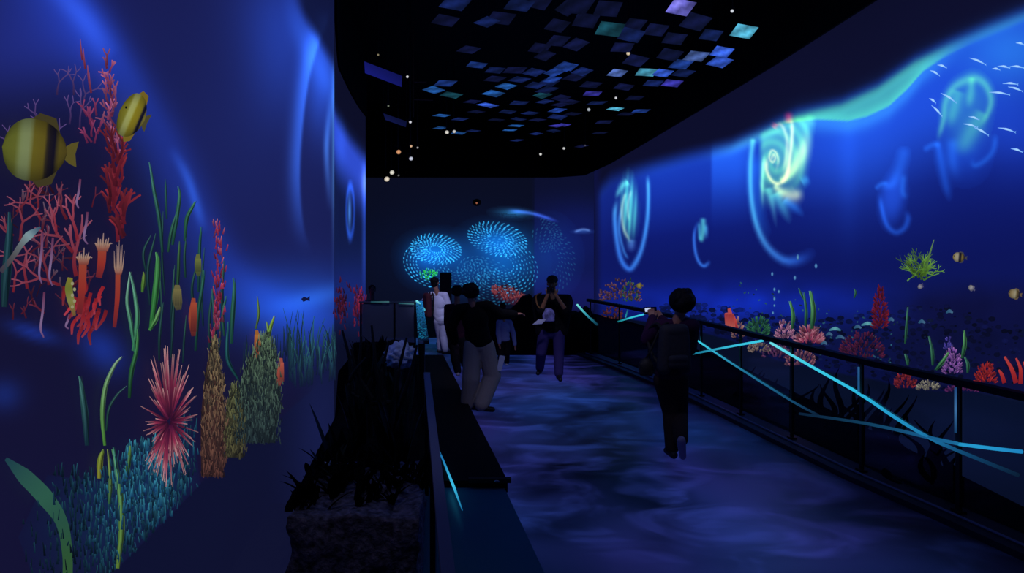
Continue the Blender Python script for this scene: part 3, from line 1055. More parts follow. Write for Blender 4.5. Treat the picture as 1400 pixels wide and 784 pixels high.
hl = [('pale-tipped orange tube coral with raised fingers, topmost of three', 132, 335, 340, 380, 12), ('pale-tipped orange tube coral, lowest fingers nearest the red knot', 105, 355, 358, 430, 11), ('slender orange tube coral with cream fingers beside the green blades', 154, 345, 372, 448, 7)]
for (lb, x, yt, y0, y1, w) in hl:
    mb = MB()
    stroke(mb, LEFT, [(x, y0), (x - 1, (y0 + y1) / 2), (x - 5, y1)], [w, w * .95, w * .7], [(176, 74, 44), (170, 52, 34), (120, 34, 36)], .017)
    for q in range(-3, 4):
        stroke(mb, LEFT, [(x + q * w * .15, y0 + 4), (x + q * w * .26, y0 - 6), (x + q * w * (.30 + .04 * (q % 2)) + 1, yt - 16 + abs(q) * 3 + (q % 2) * 5)], [w * .2, w * .22, w * .09], [(150, 70, 50), (190, 150, 120), (170, 140, 134)], .019)
    pic('projected_coral', mb, lb + ' on the left wall', 'coral projection', 'orange tube corals on the left wall')
mb = MB()
stroke(mb, LEFT, [(86, 380), (84, 395), (87, 412), (92, 432)], [7, 11, 10, 4], [(150, 140, 40), (120, 130, 40), (150, 150, 70), (130, 90, 40)], .02)
for q in range(5):
    disc(mb, LEFT, 88 + q % 2 * 3, 388 + q * 8, 2.2, 2.5, (176, 170, 120), .022)
pic('projected_sponge', mb, 'small yellow-green sponge in the middle of the red coral', 'sponge projection')
mb = MB()
stroke(mb, LEFT, [(-12, 372), (5, 352), (18, 333), (28, 322), (44, 311)], [7, 7, 8, 12, 3], [(66, 60, 66), (92, 88, 84), (120, 134, 130), (150, 180, 180), (60, 90, 110)], .021)
pic('projected_branch', mb, 'pale grey-green branch slanting across the left edge of the left wall', 'branch projection')
mb = MB()
blade(mb, LEFT, [(-6, 420), (-3, 380), (1, 330), (2, 290)], 14, (20, 50, 50), (24, 60, 66), .019)
pic('projected_seaweed', mb, 'dim teal seaweed blade at the very left edge of the left wall', 'seaweed projection')

Y1, Y2, Y3, DKB = (126, 118, 30), (176, 184, 130), (96, 92, 30), (22, 20, 46)
fish(LEFT, 34, 205, 92, 84, 'bigger yellow butterflyfish with a pale band, cut by the left edge', [(-1, (110, 116, 40)), (-.6, (120, 126, 50)), (-.42, (150, 166, 110)), (-.16, (150, 164, 110)), (-.04, (124, 114, 36)), (.3, (118, 104, 32)), (.38, (40, 34, 36)), (.6, (24, 20, 40)), (.72, (104, 92, 30)), (1, (92, 80, 30))], rot=.1, off=.024, tail=(84, 76, 32), fin=(60, 54, 30), eye=False)
fish(LEFT, 170, 158, 38, 62, 'smaller yellow butterflyfish in front of the tall red coral column', [(-1, Y1), (-.5, (150, 146, 50)), (-.35, (196, 200, 120)), (-.05, (196, 200, 110)), (.1, (166, 152, 36)), (.5, (150, 136, 34)), (.62, DKB), (.8, DKB), (.85, (150, 140, 60)), (1, (120, 112, 40))], rot=.42, off=.026, tail=(70, 66, 40), fin=(110, 92, 30))

# seaweed blades
bl = [([(216, 345), (212, 300), (204, 258), (198, 222)], 6, (20, 60, 44), (60, 120, 100)), ([(222, 300), (221, 270), (220, 245)], 4, (16, 50, 44), (40, 90, 80)), ([(230, 335), (236, 300), (240, 270), (238, 255)], 6, (24, 70, 44), (60, 120, 90)), ([(224, 345), (229, 315), (236, 290)], 5, (24, 66, 40), (50, 100, 80)), ([(247, 330), (250, 300), (257, 285), (262, 275)], 6, (24, 70, 44), (60, 120, 80)),
      ([(248, 380), (247, 350), (249, 325)], 4, (16, 50, 36), (40, 80, 60)), ([(266, 400), (268, 340), (270, 310)], 5, (16, 52, 44), (40, 100, 80)), ([(200, 450), (207, 400), (210, 365), (208, 345)], 10, (40, 110, 40), (70, 140, 70)), ([(198, 452), (208, 435), (213, 420)], 7, (60, 130, 50), (110, 150, 90)), ([(175, 480), (181, 440), (179, 410), (171, 372)], 7, (50, 120, 70), (90, 150, 120)), ([(178, 482), (172, 440), (167, 410), (171, 372)], 6, (40, 110, 70), (120, 170, 140)),
      ([(188, 400), (190, 385), (190, 372)], 6, (60, 110, 30), (110, 140, 50)), ([(170, 545), (173, 510), (180, 480), (182, 450)], 7, (20, 60, 30), (60, 130, 60)), ([(262, 480), (266, 430), (272, 390), (274, 370)], 6, (14, 50, 36), (36, 96, 70)), ([(312, 470), (314, 430), (316, 400), (315, 380)], 7, (20, 64, 44), (50, 110, 90)), ([(302, 460), (300, 430), (305, 405)], 5, (20, 60, 40), (46, 100, 80)), ([(322, 520), (308, 495), (306, 470), (308, 440)], 6, (14, 54, 50), (30, 90, 90)), ([(234, 420), (238, 380), (239, 350), (240, 330)], 5, (20, 54, 30), (60, 100, 50)), ([(193, 372), (190, 345), (200, 322)], 4, (16, 44, 40), (40, 80, 70)),
      ([(346, 450), (350, 430), (348, 405)], 4, (60, 90, 40), (100, 130, 60)), ([(362, 470), (366, 450), (372, 432)], 6, (70, 120, 30), (130, 160, 50)), ([(366, 472), (364, 455), (361, 440)], 5, (70, 110, 30), (120, 150, 60)), ([(290, 470), (288, 430), (285, 395)], 5, (16, 46, 44), (36, 84, 80))]
where = ['tallest pale tip left of the stand', 'short and dim, second from the left at the top', 'under the diagonal blue beam, bent right', 'leaning right beside the bent one', 'hooked tip, rightmost of the upper row', 'thin and dark above the yellow bud', 'straight and dark beside the blue beam', 'broad bright green, middle of the stand', 'short bright leaf forking off the broad one', 'long pale one right of the pink urchin gap', 'pale curved twin sharing its tip with the long one', 'short lime leaf near the orange tube coral', 'hanging low above the pink urchin', 'dark, left of the red feather coral', 'right of the red feather coral, tallest there', 'short and dim, touching the red feather coral', 'dark teal, above the small cone sponge', 'behind the yellow bud', 'thin hook at the left of the broad one', 'thin lime one above the green bush', 'bright lime fork above the green bush', 'left prong of the lime fork', 'dim, in front of the red feather coral']
for (pts, w, c0, c1), wh in zip(bl, where):
    mb = MB()
    blade(mb, LEFT, pts, w, c0, c1, .016)
    pic('projected_seaweed', mb, 'green blade on the left wall, ' + wh, 'seaweed projection', 'seaweed blades on the left wall')
rd = random.Random(91)
for i in range(14):
    x = 190 + rd.uniform(0, 112)
    y0 = rd.uniform(400, 500)
    L = rd.uniform(50, 120)
    mb = MB()
    blade(mb, LEFT, [(x, y0), (x + rd.uniform(-4, 4), y0 - L * .5), (x + rd.uniform(-9, 9), y0 - L)], rd.uniform(3, 5), (14, 38, 40), (36, 78, 62), .0145)
    pic('projected_seaweed', mb, 'thin dim seaweed blade in the shadows of the left wall stand', 'seaweed projection', 'thin dim seaweed blades')
# near plants at the lower left
mb = MB()
for pts, w, c0, c1 in [([(134, 610), (131, 570), (135, 530), (148, 500), (158, 488)], 7, (70, 130, 40), (130, 160, 130)), ([(136, 590), (140, 560), (152, 540), (165, 528)], 4, (20, 54, 40), (50, 84, 80)), ([(152, 778), (158, 720), (154, 660), (145, 615)], 9, (96, 130, 40), (60, 120, 70)), ([(140, 690), (142, 660), (138, 615)], 6, (40, 90, 50), (120, 140, 50)), ([(126, 655), (128, 630), (132, 615)], 9, (130, 130, 30), (100, 130, 40)), ([(164, 655), (168, 630), (170, 610)], 7, (30, 76, 40), (90, 130, 50)), ([(150, 670), (150, 640), (146, 612)], 6, (60, 120, 110), (60, 130, 100))]:
    blade(mb, LEFT, pts, w, c0, c1, .020)
pic('projected_seaweed', mb, 'sprouting yellow-green water plant low on the left wall beside the teal coral', 'seaweed projection')
mb = MB()
blade(mb, LEFT, [(110, 610), (108, 570), (104, 540), (100, 515)], 10, (16, 44, 50), (54, 104, 90), .018)
pic('projected_seaweed', mb, 'single dull teal leaf standing alone left of the yellow-green plant', 'seaweed projection')
mb = MB()
stroke(mb, LEFT, [(82, 800), (82, 760), (74, 715), (50, 680), (22, 652), (-4, 628)], [14, 14, 17, 24, 22, 5], [(56, 96, 44), (50, 96, 48), (44, 92, 66), (50, 104, 76), (44, 92, 76), (30, 70, 76)], .020)
pic('projected_seaweed', mb, 'broadest grey-green leaf curling over the lower left corner of the wall', 'seaweed projection')

# red feather coral
mb = MB()
rd = random.Random(21)
for i in range(120):
    t = rd.random()
    x, y = 291 + 3 * math.sin(t * 4) + rd.gauss(0, 3.2), 300 + t * 165
    k = rd.uniform(.6, 1.2)
    stroke(mb, LEFT, [(x, y + 5), (x + rd.uniform(-3, 3), y - 4)], [2.4, 1.2], [(120 * k, 24 * k, 50 * k), (190 * k, (60 + 50 * (i % 3 == 0)) * k, (80 + 50 * (i % 3 == 0)) * k)], .02, 3)
pic('projected_coral', mb, 'thin crimson feather coral rising from the golden cone sponge', 'coral projection')

# pink urchin
mb = MB()
rd = random.Random(8)
for i in range(190):
    a = rd.uniform(0, T) if i % 2 == 0 else (rd.choice((-1, 1)) * math.pi / 2 + rd.gauss(0, .55))
    up_ = math.sin(a) < 0
    rr = rd.uniform(.4, 1.08)
    ex, ey = math.cos(a) * 40 * rr, math.sin(a) * (98 if up_ else 86) * rr
    x0, y0 = 222 + ex * .12, 577 + ey * .12
    k = rd.uniform(.65, 1.15)
    stroke(mb, LEFT, [(x0, y0), (222 + ex * .6, 577 + ey * .6), (222 + ex, 577 + ey)], [2.8, 2.2, .7], [(64 * k, 12 * k, 40 * k), (150 * k, 44 * k, 70 * k), (226 * k, 170 * k, 160 * k)], .022 + .00004 * i, 5)
pic('projected_urchin', mb, 'spiky pink sea urchin above the teal coral on the left wall', 'urchin projection')

# teal soft coral mass
mb = MB()
rd = random.Random(9)
outline = [(20, 735), (60, 650), (100, 655), (120, 650), (150, 640), (175, 605), (195, 620), (228, 600), (245, 570), (262, 572), (268, 640), (272, 662), (215, 720), (160, 775), (100, 800), (40, 790)]
poly(mb, LEFT, outline, (18, 20, 54), .009, (190, 670), (20, 46, 84))
for i in range(1300):
    x = rd.triangular(20, 268, 215)
    top = np.interp(x, [20, 60, 120, 150, 175, 228, 250, 268], [720, 650, 650, 635, 610, 605, 572, 580])
    low = np.interp(x, [0, 150, 215, 270], [930, 784, 722, 664])
    y = rd.uniform(top, low - 2)
    k = rd.uniform(.35, 1.1) * np.interp(x, [0, 90, 150, 200, 270], [.35, .5, .95, 1.1, .7]) * np.interp(y - top, [0, 60, 150], [1, 1, .6])
    L = rd.uniform(5, 20)
    stroke(mb, LEFT, [(x, y), (x + rd.uniform(-3, 3), y - L)], [rd.uniform(1.5, 4), 1], [(18 * k, 66 * k, 104 * k), (62 * k, 160 * k, 176 * k)], .012 + .00001 * i, 3)
pic('projected_coral', mb, 'teal soft coral bank along the bottom of the left wall under the urchin', 'coral projection')


def cone(label, x, yt, yb, w, cs, seed, n, name='projected_sponge', cat='sponge projection', sl=0):
    m = MB()
    r_ = random.Random(seed)
    pr = lambda t: w * (math.sin(min(t * 1.35, 1) * math.pi / 2) ** .7) * (1 - .25 * max(0, t - .6))
    L_ = [(x - pr(t) / 2 + sl * t, yt + (yb - yt) * t) for t in np.linspace(.02, 1, 12)]
    R_ = [(x + pr(t) / 2 + sl * t, yt + (yb - yt) * t) for t in np.linspace(1, .02, 12)]
    poly(m, LEFT, L_ + R_, tuple(q * .45 for q in cs[1]), .014, (x, yt + (yb - yt) * .6), tuple(q * .65 for q in cs[1]))
    for i in range(n):
        t = r_.random()
        xx = x + (r_.random() - .5) * pr(t) * 1.02 + sl * t
        yy = yt + (yb - yt) * t
        k = r_.uniform(.25, 1.25)
        xx += r_.gauss(0, w * .05)
        c0 = np.array(cs[0]) * (1 - t) + np.array(cs[1]) * t
        stroke(m, LEFT, [(xx, yy + 3), (xx + r_.uniform(-2.5, 2.5), yy - r_.uniform(2, 7))], [1.7, .6], [tuple(c0 * k * .7), tuple(c0 * k)], .017 + .00001 * i, 3)
    return pic(name, m, label, cat)


cone('tall golden cone sponge beside the teal coral, tallest of the two', 288, 462, 652, 34, [(150, 134, 84), (112, 66, 50)], 1, 800, sl=-2)
cone('shorter olive cone sponge right of the tall golden one', 316, 527, 626, 28, [(120, 126, 70), (98, 92, 50)], 2, 460)
cone('grey-green bushy coral right of the cone sponges', 358, 458, 606, 64, [(116, 146, 100), (50, 70, 66)], 3, 1150, 'projected_coral', 'coral projection', sl=-14)
for (lb, pts, w, c0, c1) in [('orange tube sponge hanging above the pink urchin', [(258, 408), (256, 435), (258, 460)], 10, (170, 72, 40), (96, 32, 26)), ('orange tube sponge above the green bush', [(346, 452), (348, 470), (345, 490)], 8, (180, 110, 40), (140, 52, 36)), ('orange tube sponge at the right side of the green bush', [(380, 490), (379, 508), (377, 528)], 8, (180, 84, 60), (130, 56, 40)), ('yellow-green oval bud in the seaweed stand', [(264, 348), (264, 362), (265, 378)], 9, (110, 118, 50), (70, 80, 36)), ('olive pear-shaped bud left of the orange tube', [(235, 390), (235, 408), (237, 424)], 13, (120, 112, 60), (70, 66, 40))]:
    mb = MB()
    stroke(mb, LEFT, pts, [w * .5, w, w * 1.05, w * .6], [c0, c0, c1], .021)
    for q in range(7):
        stroke(mb, LEFT, [(pts[0][0] + (q - 3) * w * .12, pts[0][1] + 6), (pts[0][0] + (q - 3) * w * .14, pts[2][1] - 6)], [1, 1.4, .8], [tuple(np.array(c0) * 1.15), tuple(np.array(c1) * .9)], .023)
    pic('projected_sponge', mb, lb + ' on the left wall', 'sponge projection')

mb = MB()
rd = random.Random(14)
for i in range(90):
    x = rd.uniform(392, 457)
    t = (x - 392) / 65
    yb = 520 + rd.uniform(-25, 15) - 12 * t
    L = rd.uniform(25, 80) * (1.1 - .35 * t)
    k = rd.uniform(.35, 1.0)
    stroke(mb, LEFT, [(x, yb), (x + rd.uniform(-3, 3), yb - L * .5), (x + rd.uniform(-8, 8), yb - L)], [1.6, 1.8, .5], [(14, 24, 48), (26 * k + 10, 72 * k + 10, 84 * k + 10), (56 * k, 130 * k, 128 * k)], .014, 6)
pic('projected_seagrass', mb, 'teal tuft of fine seagrass at the far end of the near left wall', 'seagrass projection')
mb = MB()
rd = random.Random(15)
for i in range(40):
    x = rd.uniform(328, 395)
    yb = 500 - (x - 328) * .2 + rd.uniform(-8, 8)
    k = rd.uniform(.4, 1)
    stroke(mb, LEFT, [(x, yb), (x + rd.uniform(-3, 3), yb - rd.uniform(14, 38))], [1.6, .5], [(12, 20, 46), (44 * k, 84 * k, 70 * k)], .011, 4)
pic('projected_seagrass', mb, 'low dark green seagrass behind the green bush on the left wall', 'seagrass projection')
for lb, cx, cy, s in [('dim crimson coral on the far left panel, nearer the corner', 466, 418, 12), ('brighter red coral at the right edge of the far left panel', 490, 420, 12)]:
    mb = MB()
    rd = random.Random(cx)
    for i in range(90):
        x, y = cx + rd.gauss(0, s * .38), cy + rd.gauss(0, s * .95)
        k = rd.uniform(.3, .95) * (1 if cx > 480 else .65)
        stroke(mb, LEFT2, [(x, y + 3), (x + rd.uniform(-2, 2), y - 4)], [2.2, 1], [(120 * k, 22 * k, 60 * k), (190 * k, 46 * k, 70 * k)], .008 + .0001 * i, 3)
    pic('projected_coral', mb, lb, 'coral projection')
mb = MB()
poly(mb, LEFT, [(409, 409), (413, 406), (418, 408), (421, 405), (421, 412), (417, 411), (412, 413)], (14, 18, 60), .016)
pic('projected_fish', mb, 'tiny dark fish in the bright blue glow near the seagrass tuft', 'fish projection')

# -- right wall
SILV = [(1291, 91, 14, .3), (1281, 100, 16, .5), (1340, 84, 26, .38), (1300, 134, 26, .55), (1284, 152, 22, .8), (1330, 172, 22, .25), (1345, 180, 24, .5), (1370, 128, 30, .12), (1392, 122, 22, .3), (1376, 92, 18, .15), (1394, 92, 20, .1), (1385, 115, 22, .05), (1380, 178, 26, .25), (1394, 206, 18, .3), (1278, 138, 12, .6), (1365, 95, 12, .1), (1398, 60, 12, .2), (1335, 162, 16, .3)]
SW = ['short one above the pale jellyfish, highest on its left', 'curved one just under the highest left one', 'long one above the bell of the pale jellyfish', 'crossing the left rim of the pale jellyfish', 'steepest one left of the pale jellyfish', 'bright one on the lower bell of the pale jellyfish', 'bent one trailing below the bell of the pale jellyfish', 'longest one right of the bell', 'pale one at the right edge beside the longest one', 'upper left of the cluster at the right edge', 'upper right of the cluster at the right edge', 'lowest of the cluster at the right edge', 'single one halfway down the right edge', 'lowest of all the silver fish', 'tiniest one left of the jellyfish rim', 'small one leading the cluster at the right edge', 'highest of all near the water surface', 'small one inside the bell']
for (x, y, L, a), w_ in zip(SILV, SW):
    mb = MB()
    dx, dy = math.cos(a) * L / 2, math.sin(a) * L / 2
    stroke(mb, RIGHT, [(x - dx, y - dy), (x, y - 1.2), (x + dx * .8, y + dy * .8)], [.6, 3.0, 1.0], [(110, 165, 240), (170, 215, 250), (110, 170, 240)], .02, 8)
    poly(mb, RIGHT, [(x + dx * .75, y + dy * .75), (x + dx, y + dy - 1.8), (x + dx * .93, y + dy), (x + dx, y + dy + 1.8)], (120, 180, 240), .02)
    pic('projected_fish', mb, 'silver fish on the right wall, ' + w_, 'fish projection', 'silver fish school on the right wall', dim=1)

WW, YF, DK = (190, 180, 150), (150, 130, 60), (26, 24, 46)
fish(RIGHT, 1314, 352, 17, 13, 'pale banded fish right of the bright green plant on the right wall', [(-1, YF), (-.5, WW), (-.1, WW), (.1, DK), (.3, DK), (.5, YF), (1, DK)], .1, 1, tail=(60, 60, 66))
fish(RIGHT, 1390, 402, 16, 13, 'tan fish at the right edge of the right wall', [(-1, (120, 100, 60)), (-.4, (170, 150, 110)), (.2, WW), (.5, (120, 100, 60)), (1, DK)], .15, 1, tail=(90, 76, 56))
fish(RIGHT, 1331, 394, 9, 7, 'little white fish under the banded fish', [(-1, (120, 120, 130)), (0, (190, 186, 190)), (1, (80, 80, 110))], .7, 1, tail=(80, 80, 110))
fish(RIGHT, 1261, 392, 8, 6, 'little white fish right below the bright green plant', [(-1, (120, 120, 130)), (0, (180, 176, 190)), (1, (80, 80, 110))], -.9, 1, tail=(70, 70, 110))
fish(RIGHT, 875, 391, 8, 7, 'small yellow fish beside the coral heap at the far end of the right wall', [(-1, (120, 110, 40)), (0, (180, 170, 90)), (1, (110, 90, 40))], 0, 1, tail=(100, 90, 40))
mb = MB()
rd = random.Random(31)
for i in range(34):
    x, y = 1260 + rd.gauss(0, 5), 384 - rd.random() * 12
    a = -1.57 + rd.gauss(0, .55)
    k = rd.uniform(.5, 1.1)
    grow(mb, RIGHT, x, y, a, rd.uniform(8, 16), 1.7, 2 if i % 2 else 1, (70 * k, 110 * k, 20 * k), (120 * k, 180 * k, 60 * k), .012, .5, rd)
stroke(mb, RIGHT, [(1268, 368), (1273, 348), (1279, 328)], [2.5, 2.5, 1], [(80, 120, 40), (110, 150, 90)], .014)
pic('projected_seaweed', mb, 'bright lime branching plant floating high on the right wall', 'seaweed projection')
for i, (x, y, rx, ry, w_) in enumerate([(1092, 352, 2, 4.5, 'brightest, on the tail of the largest jellyfish'), (1117, 364, 2, 3.5, 'right of the brightest one'), (1057, 375, 1.6, 3, 'left of the bright ones'), (1088, 380, 1.8, 3.2, 'under the brightest one'), (1060, 396, 1.6, 2.6, 'top of the rising chain'), (1066, 399, 1.6, 2.4, 'beside the top of the rising chain'), (1060, 409, 1.6, 3, 'middle of the rising chain'), (1060, 418, 1.4, 2, 'second lowest of the rising chain'), (1058, 428, 1.4, 2, 'bottom of the rising chain')]):
    mb = MB()
    disc(mb, RIGHT, x, y, rx, ry, (40, 90, 170), .014, (120, 190, 225))
    pic('projected_bubble', mb, 'tiny pale bubble on the right wall, ' + w_, 'bubble projection', 'bubbles on the right wall')

# reef bank along the bottom of the right wall
mb = MB()
rd = random.Random(44)
for i in range(900):
    x = rd.uniform(905, 1400)
    lo = float(interp(x, LOWR))
    top = lo - np.interp(x, [905, 1000, 1140, 1230, 1300, 1400], [28, 46, 74, 110, 120, 100])
    y = rd.uniform(top, lo - 3)
    r = rd.uniform(1.2, 4.5)
    k = rd.uniform(.4, 1.0)
    col = col_right(np.array([[x]]), np.array([[y]]))[0, 0] * [.75, .9, 1.15, .6, 1.0][rd.randrange(5)] + (np.array((6, 12, 10)) if i % 9 == 0 else 0)
    disc(mb, RIGHT, x, y, r * 1.2, r * .8, tuple(np.array(col) * k), .005 + .000008 * i, tuple(np.array(col) * k * 1.25), 7)
for i in range(100):
    x = rd.uniform(1000, 1230)
    lo = float(interp(x, LOWR))
    y = lo - rd.uniform(20, 90)
    k = rd.uniform(.3, 1.0)
    stroke(mb, RIGHT, [(x, y), (x + rd.uniform(-4, 4), y + rd.uniform(-3, 3))], [2, 1.5], (50 * k, 110 * k, 130 * k), .011, 3)
for x, y, w in [(1143, 451, 16), (1188, 444, 18), (1150, 462, 12), (1135, 458, 9), (1174, 448, 10), (1300, 427, 9), (1262, 441, 9), (1220, 438, 7), (1128, 470, 8)]:
    stroke(mb, RIGHT, [(x - w / 2, y + 1), (x, y - 1.5), (x + w / 2, y + 1)], [2, 5, 2], [(60, 130, 150), (110, 190, 190), (50, 120, 140)] if w > 12 else [(40, 90, 120), (80, 120, 150)], .0125)
pic('projected_reef', mb, 'dark stony reef bank along the bottom of the right wall', 'reef projection', kind='stuff')


def bush(label, wall, cx, yb, w, h, c0, c1, seed, n, L=6, name='projected_coral', cat='coral projection', fan=1.0, off=.013, sw=2.4):
    m = MB()
    r_ = random.Random(seed)
    for i in range(n):
        u = r_.uniform(-1, 1)
        v = r_.random() * math.sqrt(max(0, 1 - u * u * .85))
        x, y = cx + u * w / 2, yb - v * h
        k = r_.uniform(.55, 1.15)
        d = np.array((u * fan, -.4 - v))
        d = d / np.hypot(*d) * L * r_.uniform(.6, 1.1)
        stroke(m, wall, [(x, y), (x + d[0], y + d[1])], [sw, sw * .5], [tuple(np.array(c0) * k), tuple(np.array(c1) * k)], off + .00001 * i, 3)
    return pic(name, m, label, cat, dim=.72)


for (lb, xs_, yb, h, c0, c1) in [('red-orange finger coral just right of the dark-haired visitor', [(996, .8), (1000, 1), (1004, .75)], 452, 30, (150, 30, 34), (214, 74, 60))]:
    mb = MB()
    for x, q in xs_:
        stroke(mb, RIGHT, [(x + 4, yb), (x + 1, yb - h * .5 * q), (x - 2, yb - h * q)], [6, 8, 4], [c0, c1, (206, 90, 80)], .016)
    for q in range(10):
        stroke(mb, RIGHT, [(994 + q * 1.4, yb - 2), (992 + q * 1.3, yb - 22)], [1, .8], [(230, 120, 96), (150, 40, 40)], .018)
    pic('projected_coral', mb, lb, 'coral projection')
bush('cream coral behind the handrail beside the red finger coral', RIGHT, 1010, 462, 12, 24, (150, 90, 84), (206, 160, 140), 2, 40, 5)
bush('domed green coral behind the handrail', RIGHT, 1038, 460, 26, 24, (20, 70, 46), (64, 140, 84), 3, 110, 7)
bush('pale pink coral left of the anemone', RIGHT, 1074, 464, 22, 24, (150, 80, 120), (220, 160, 180), 4, 90, 5)
bush('pink anemone with spread petals behind the handrail', RIGHT, 1108, 470, 28, 20, (150, 40, 70), (228, 150, 160), 5, 110, 9, 'projected_anemone', 'anemone projection', 1.3)
bush('tall dim red coral column on the right wall', RIGHT, 1205, 450, 14, 56, (90, 14, 30), (150, 30, 40), 6, 150, 7)
bush('dark maroon coral mound below the tall red column', RIGHT, 1180, 490, 56, 34, (60, 18, 44), (110, 34, 60), 7, 200, 6)
bush('violet coral tower behind the nearest railing post', RIGHT, 1304, 512, 22, 34, (110, 60, 150), (196, 130, 206), 8, 130, 5)
bush('blue tip crowning the violet coral tower', RIGHT, 1299, 478, 8, 16, (60, 50, 150), (110, 96, 210), 9, 34, 4)
bush('red coral mound at the right behind the handrail', RIGHT, 1350, 524, 24, 26, (150, 24, 24), (214, 56, 44), 10, 110, 6)
mb = MB()
for pts, w in [([(1392, 524), (1386, 505), (1376, 488)], 7), ([(1398, 525), (1398, 505), (1392, 490)], 6), ([(1376, 524), (1372, 512), (1368, 506)], 6), ([(1408, 530), (1406, 505), (1402, 495)], 6)]:
    stroke(mb, RIGHT, pts, [w, w * .8, w * .4], [(150, 26, 26), (196, 50, 40), (206, 70, 60)], .016)
pic('projected_coral', mb, 'red finger coral at the right edge of the right wall', 'coral projection')
bush('red coral below the handrail near the second nearest post', RIGHT, 1239, 531, 26, 20, (120, 24, 30), (186, 56, 50), 11, 90, 5)
bush('cream coral below the handrail between the two nearest posts', RIGHT, 1271, 534, 28, 12, (140, 130, 100), (206, 196, 160), 12, 80, 4)
bush('low red and blue coral strip ending under the handrail', RIGHT, 1318, 536, 44, 8, (90, 30, 80), (120, 50, 110), 13, 70, 4)
bush('cream coral low behind the glass under the cyan strips', RIGHT, 1038, 482, 26, 14, (140, 110, 90), (200, 170, 140), 14, 80, 4)
bush('mauve coral low behind the glass right of the cream one', RIGHT, 1062, 490, 32, 18, (80, 40, 80), (150, 80, 110), 15, 90, 5)
bush('coral heap in pink and cream under the anemone, behind the glass', RIGHT, 1096, 500, 36, 20, (110, 50, 80), (200, 130, 120), 16, 110, 5)
bush('pinkish brown coral heap at the far end of the right wall', RIGHT, 848, 412, 54, 28, (70, 40, 60), (150, 100, 100), 17, 130, 4)
bush('green coral sprigs in front of the pinkish heap at the far end', RIGHT, 862, 414, 20, 30, (30, 70, 40), (80, 130, 70), 18, 40, 5)
bush('orange coral low behind the far glass panel beside the capped visitor', RIGHT, 838, 440, 28, 20, (80, 30, 24), (140, 66, 46), 20, 60, 4)
rb = [([(1085, 450), (1086, 430), (1082, 412)], 6, 'short, left of the pair'), ([(1103, 446), (1104, 425), (1101, 400)], 5, 'darker one in the middle'), ([(1112, 450), (1114, 425), (1110, 398)], 8, 'tallest, above the anemone'), ([(1102, 412), (1097, 402), (1094, 394)], 3, 'thin pale tip'), ([(1170, 408), (1172, 400), (1170, 395)], 3, 'lone thin sprig in the middle of the reef'), ([(1278, 500), (1277, 480), (1273, 460)], 5, 'left of the violet tower'), ([(1282, 506), (1292, 494), (1300, 482)], 6, 'leaning to the violet tower'), ([(1318, 490), (1322, 470), (1321, 452)], 6, 'right of the violet tower'), ([(1326, 510), (1326, 498), (1322, 488)], 5, 'short one at the foot of the violet tower'), ([(1244, 500), (1242, 490), (1240, 484)], 5, 'short one above the handrail left of the violet tower'), ([(1240, 470), (1242, 445), (1244, 420)], 4, 'dim stalk above the maroon mound')]
for pts, w, lb in rb:
    mb = MB()
    blade(mb, RIGHT, pts, w, (26, 74, 40), (90, 160, 84) if w > 5 else (60, 120, 90), .018)
    pic('projected_seaweed', mb, 'green blade on the right wall, ' + lb, 'seaweed projection', 'seaweed blades on the right wall')


# ------------------------------------------------------------------ railings
M_LED = emat('led_strip', 'solid', 1.0, 'AUTO')
M_GLASS = glass('railing_glass', (235, 240, 250), .02)
M_RAILR = pm('handrail_black', (10, 10, 12), .55, spec=.25)
M_RAILL = pm('handrail_polished', (150, 160, 175), .12, metal=1.0)
M_POST = pm('post_steel', (40, 42, 48), .35, metal=.7)

rr = empty('glass_railing', (rail_r(6.6), 6.6, 0))
tag(rr, 'right hand glass railing with black handrail along the coral wall', 'railing')
mb = MB()
yy = np.linspace(2.2, 13.9, 46)
for a, c in zip(yy[:-1], yy[1:]):
    pa, pc = Vector((rail_r(a), a, 1.05)), Vector((rail_r(c), c, 1.05))
    d = (pc - pa).normalized()
    q = Vector((d.y, -d.x, 0)) * .038
    u = Vector((0, 0, .026))
    mb.add([pa - q - u, pa + q - u, pa + q + u, pa - q + u, pc - q - u, pc + q - u, pc + q + u, pc - q + u], [(0, 1, 5, 4), (1, 2, 6, 5), (2, 3, 7, 6), (3, 0, 4, 7)])
mb.build('handrail', M_RAILR, rr)
pys = [13.8, 12.6, 11.5, 10.7, 9.93, 8.84, 7.74, 6.62, 5.6, 4.6, 3.6, 2.6]
for i, y in enumerate(pys):
    m = MB()
    m.box((rail_r(y), y, .525), (.022, .05, 1.0))
    m.box((rail_r(y), y, .06), (.07, .09, .02))
    m.build('post', M_POST, rr)
    if i < len(pys) - 1:
        g = MB()
        a, c = y - .05, pys[i + 1] + .05
        g.add([(rail_r(a), a, .09), (rail_r(c), c, .09), (rail_r(c), c, 1.0), (rail_r(a), a, 1.0)], [(0, 1, 2, 3)])
        g.build('glass_panel', M_GLASS, rr)
RAILW = Wall([(rail_r(y), y) for y in np.linspace(2.0, 13.9, 50)])


def led(label, pts, cols, r=.013, wall=RAILW, off=.012, n=14):
    c = curve(pts, n)
    cs = np.array(cols, float)
    m = MB()
    m.tube([wall.at(p[0], p[1], off) for p in c], r, 6, [tuple(np.interp(i / (n - 1), np.linspace(0, 1, len(cs)), cs[:, k]) for k in range(3)) for i in range(n)])
    return tag(m.build('light_strip', M_LED), label, 'light strip', 'cyan light strips on the railing glass')


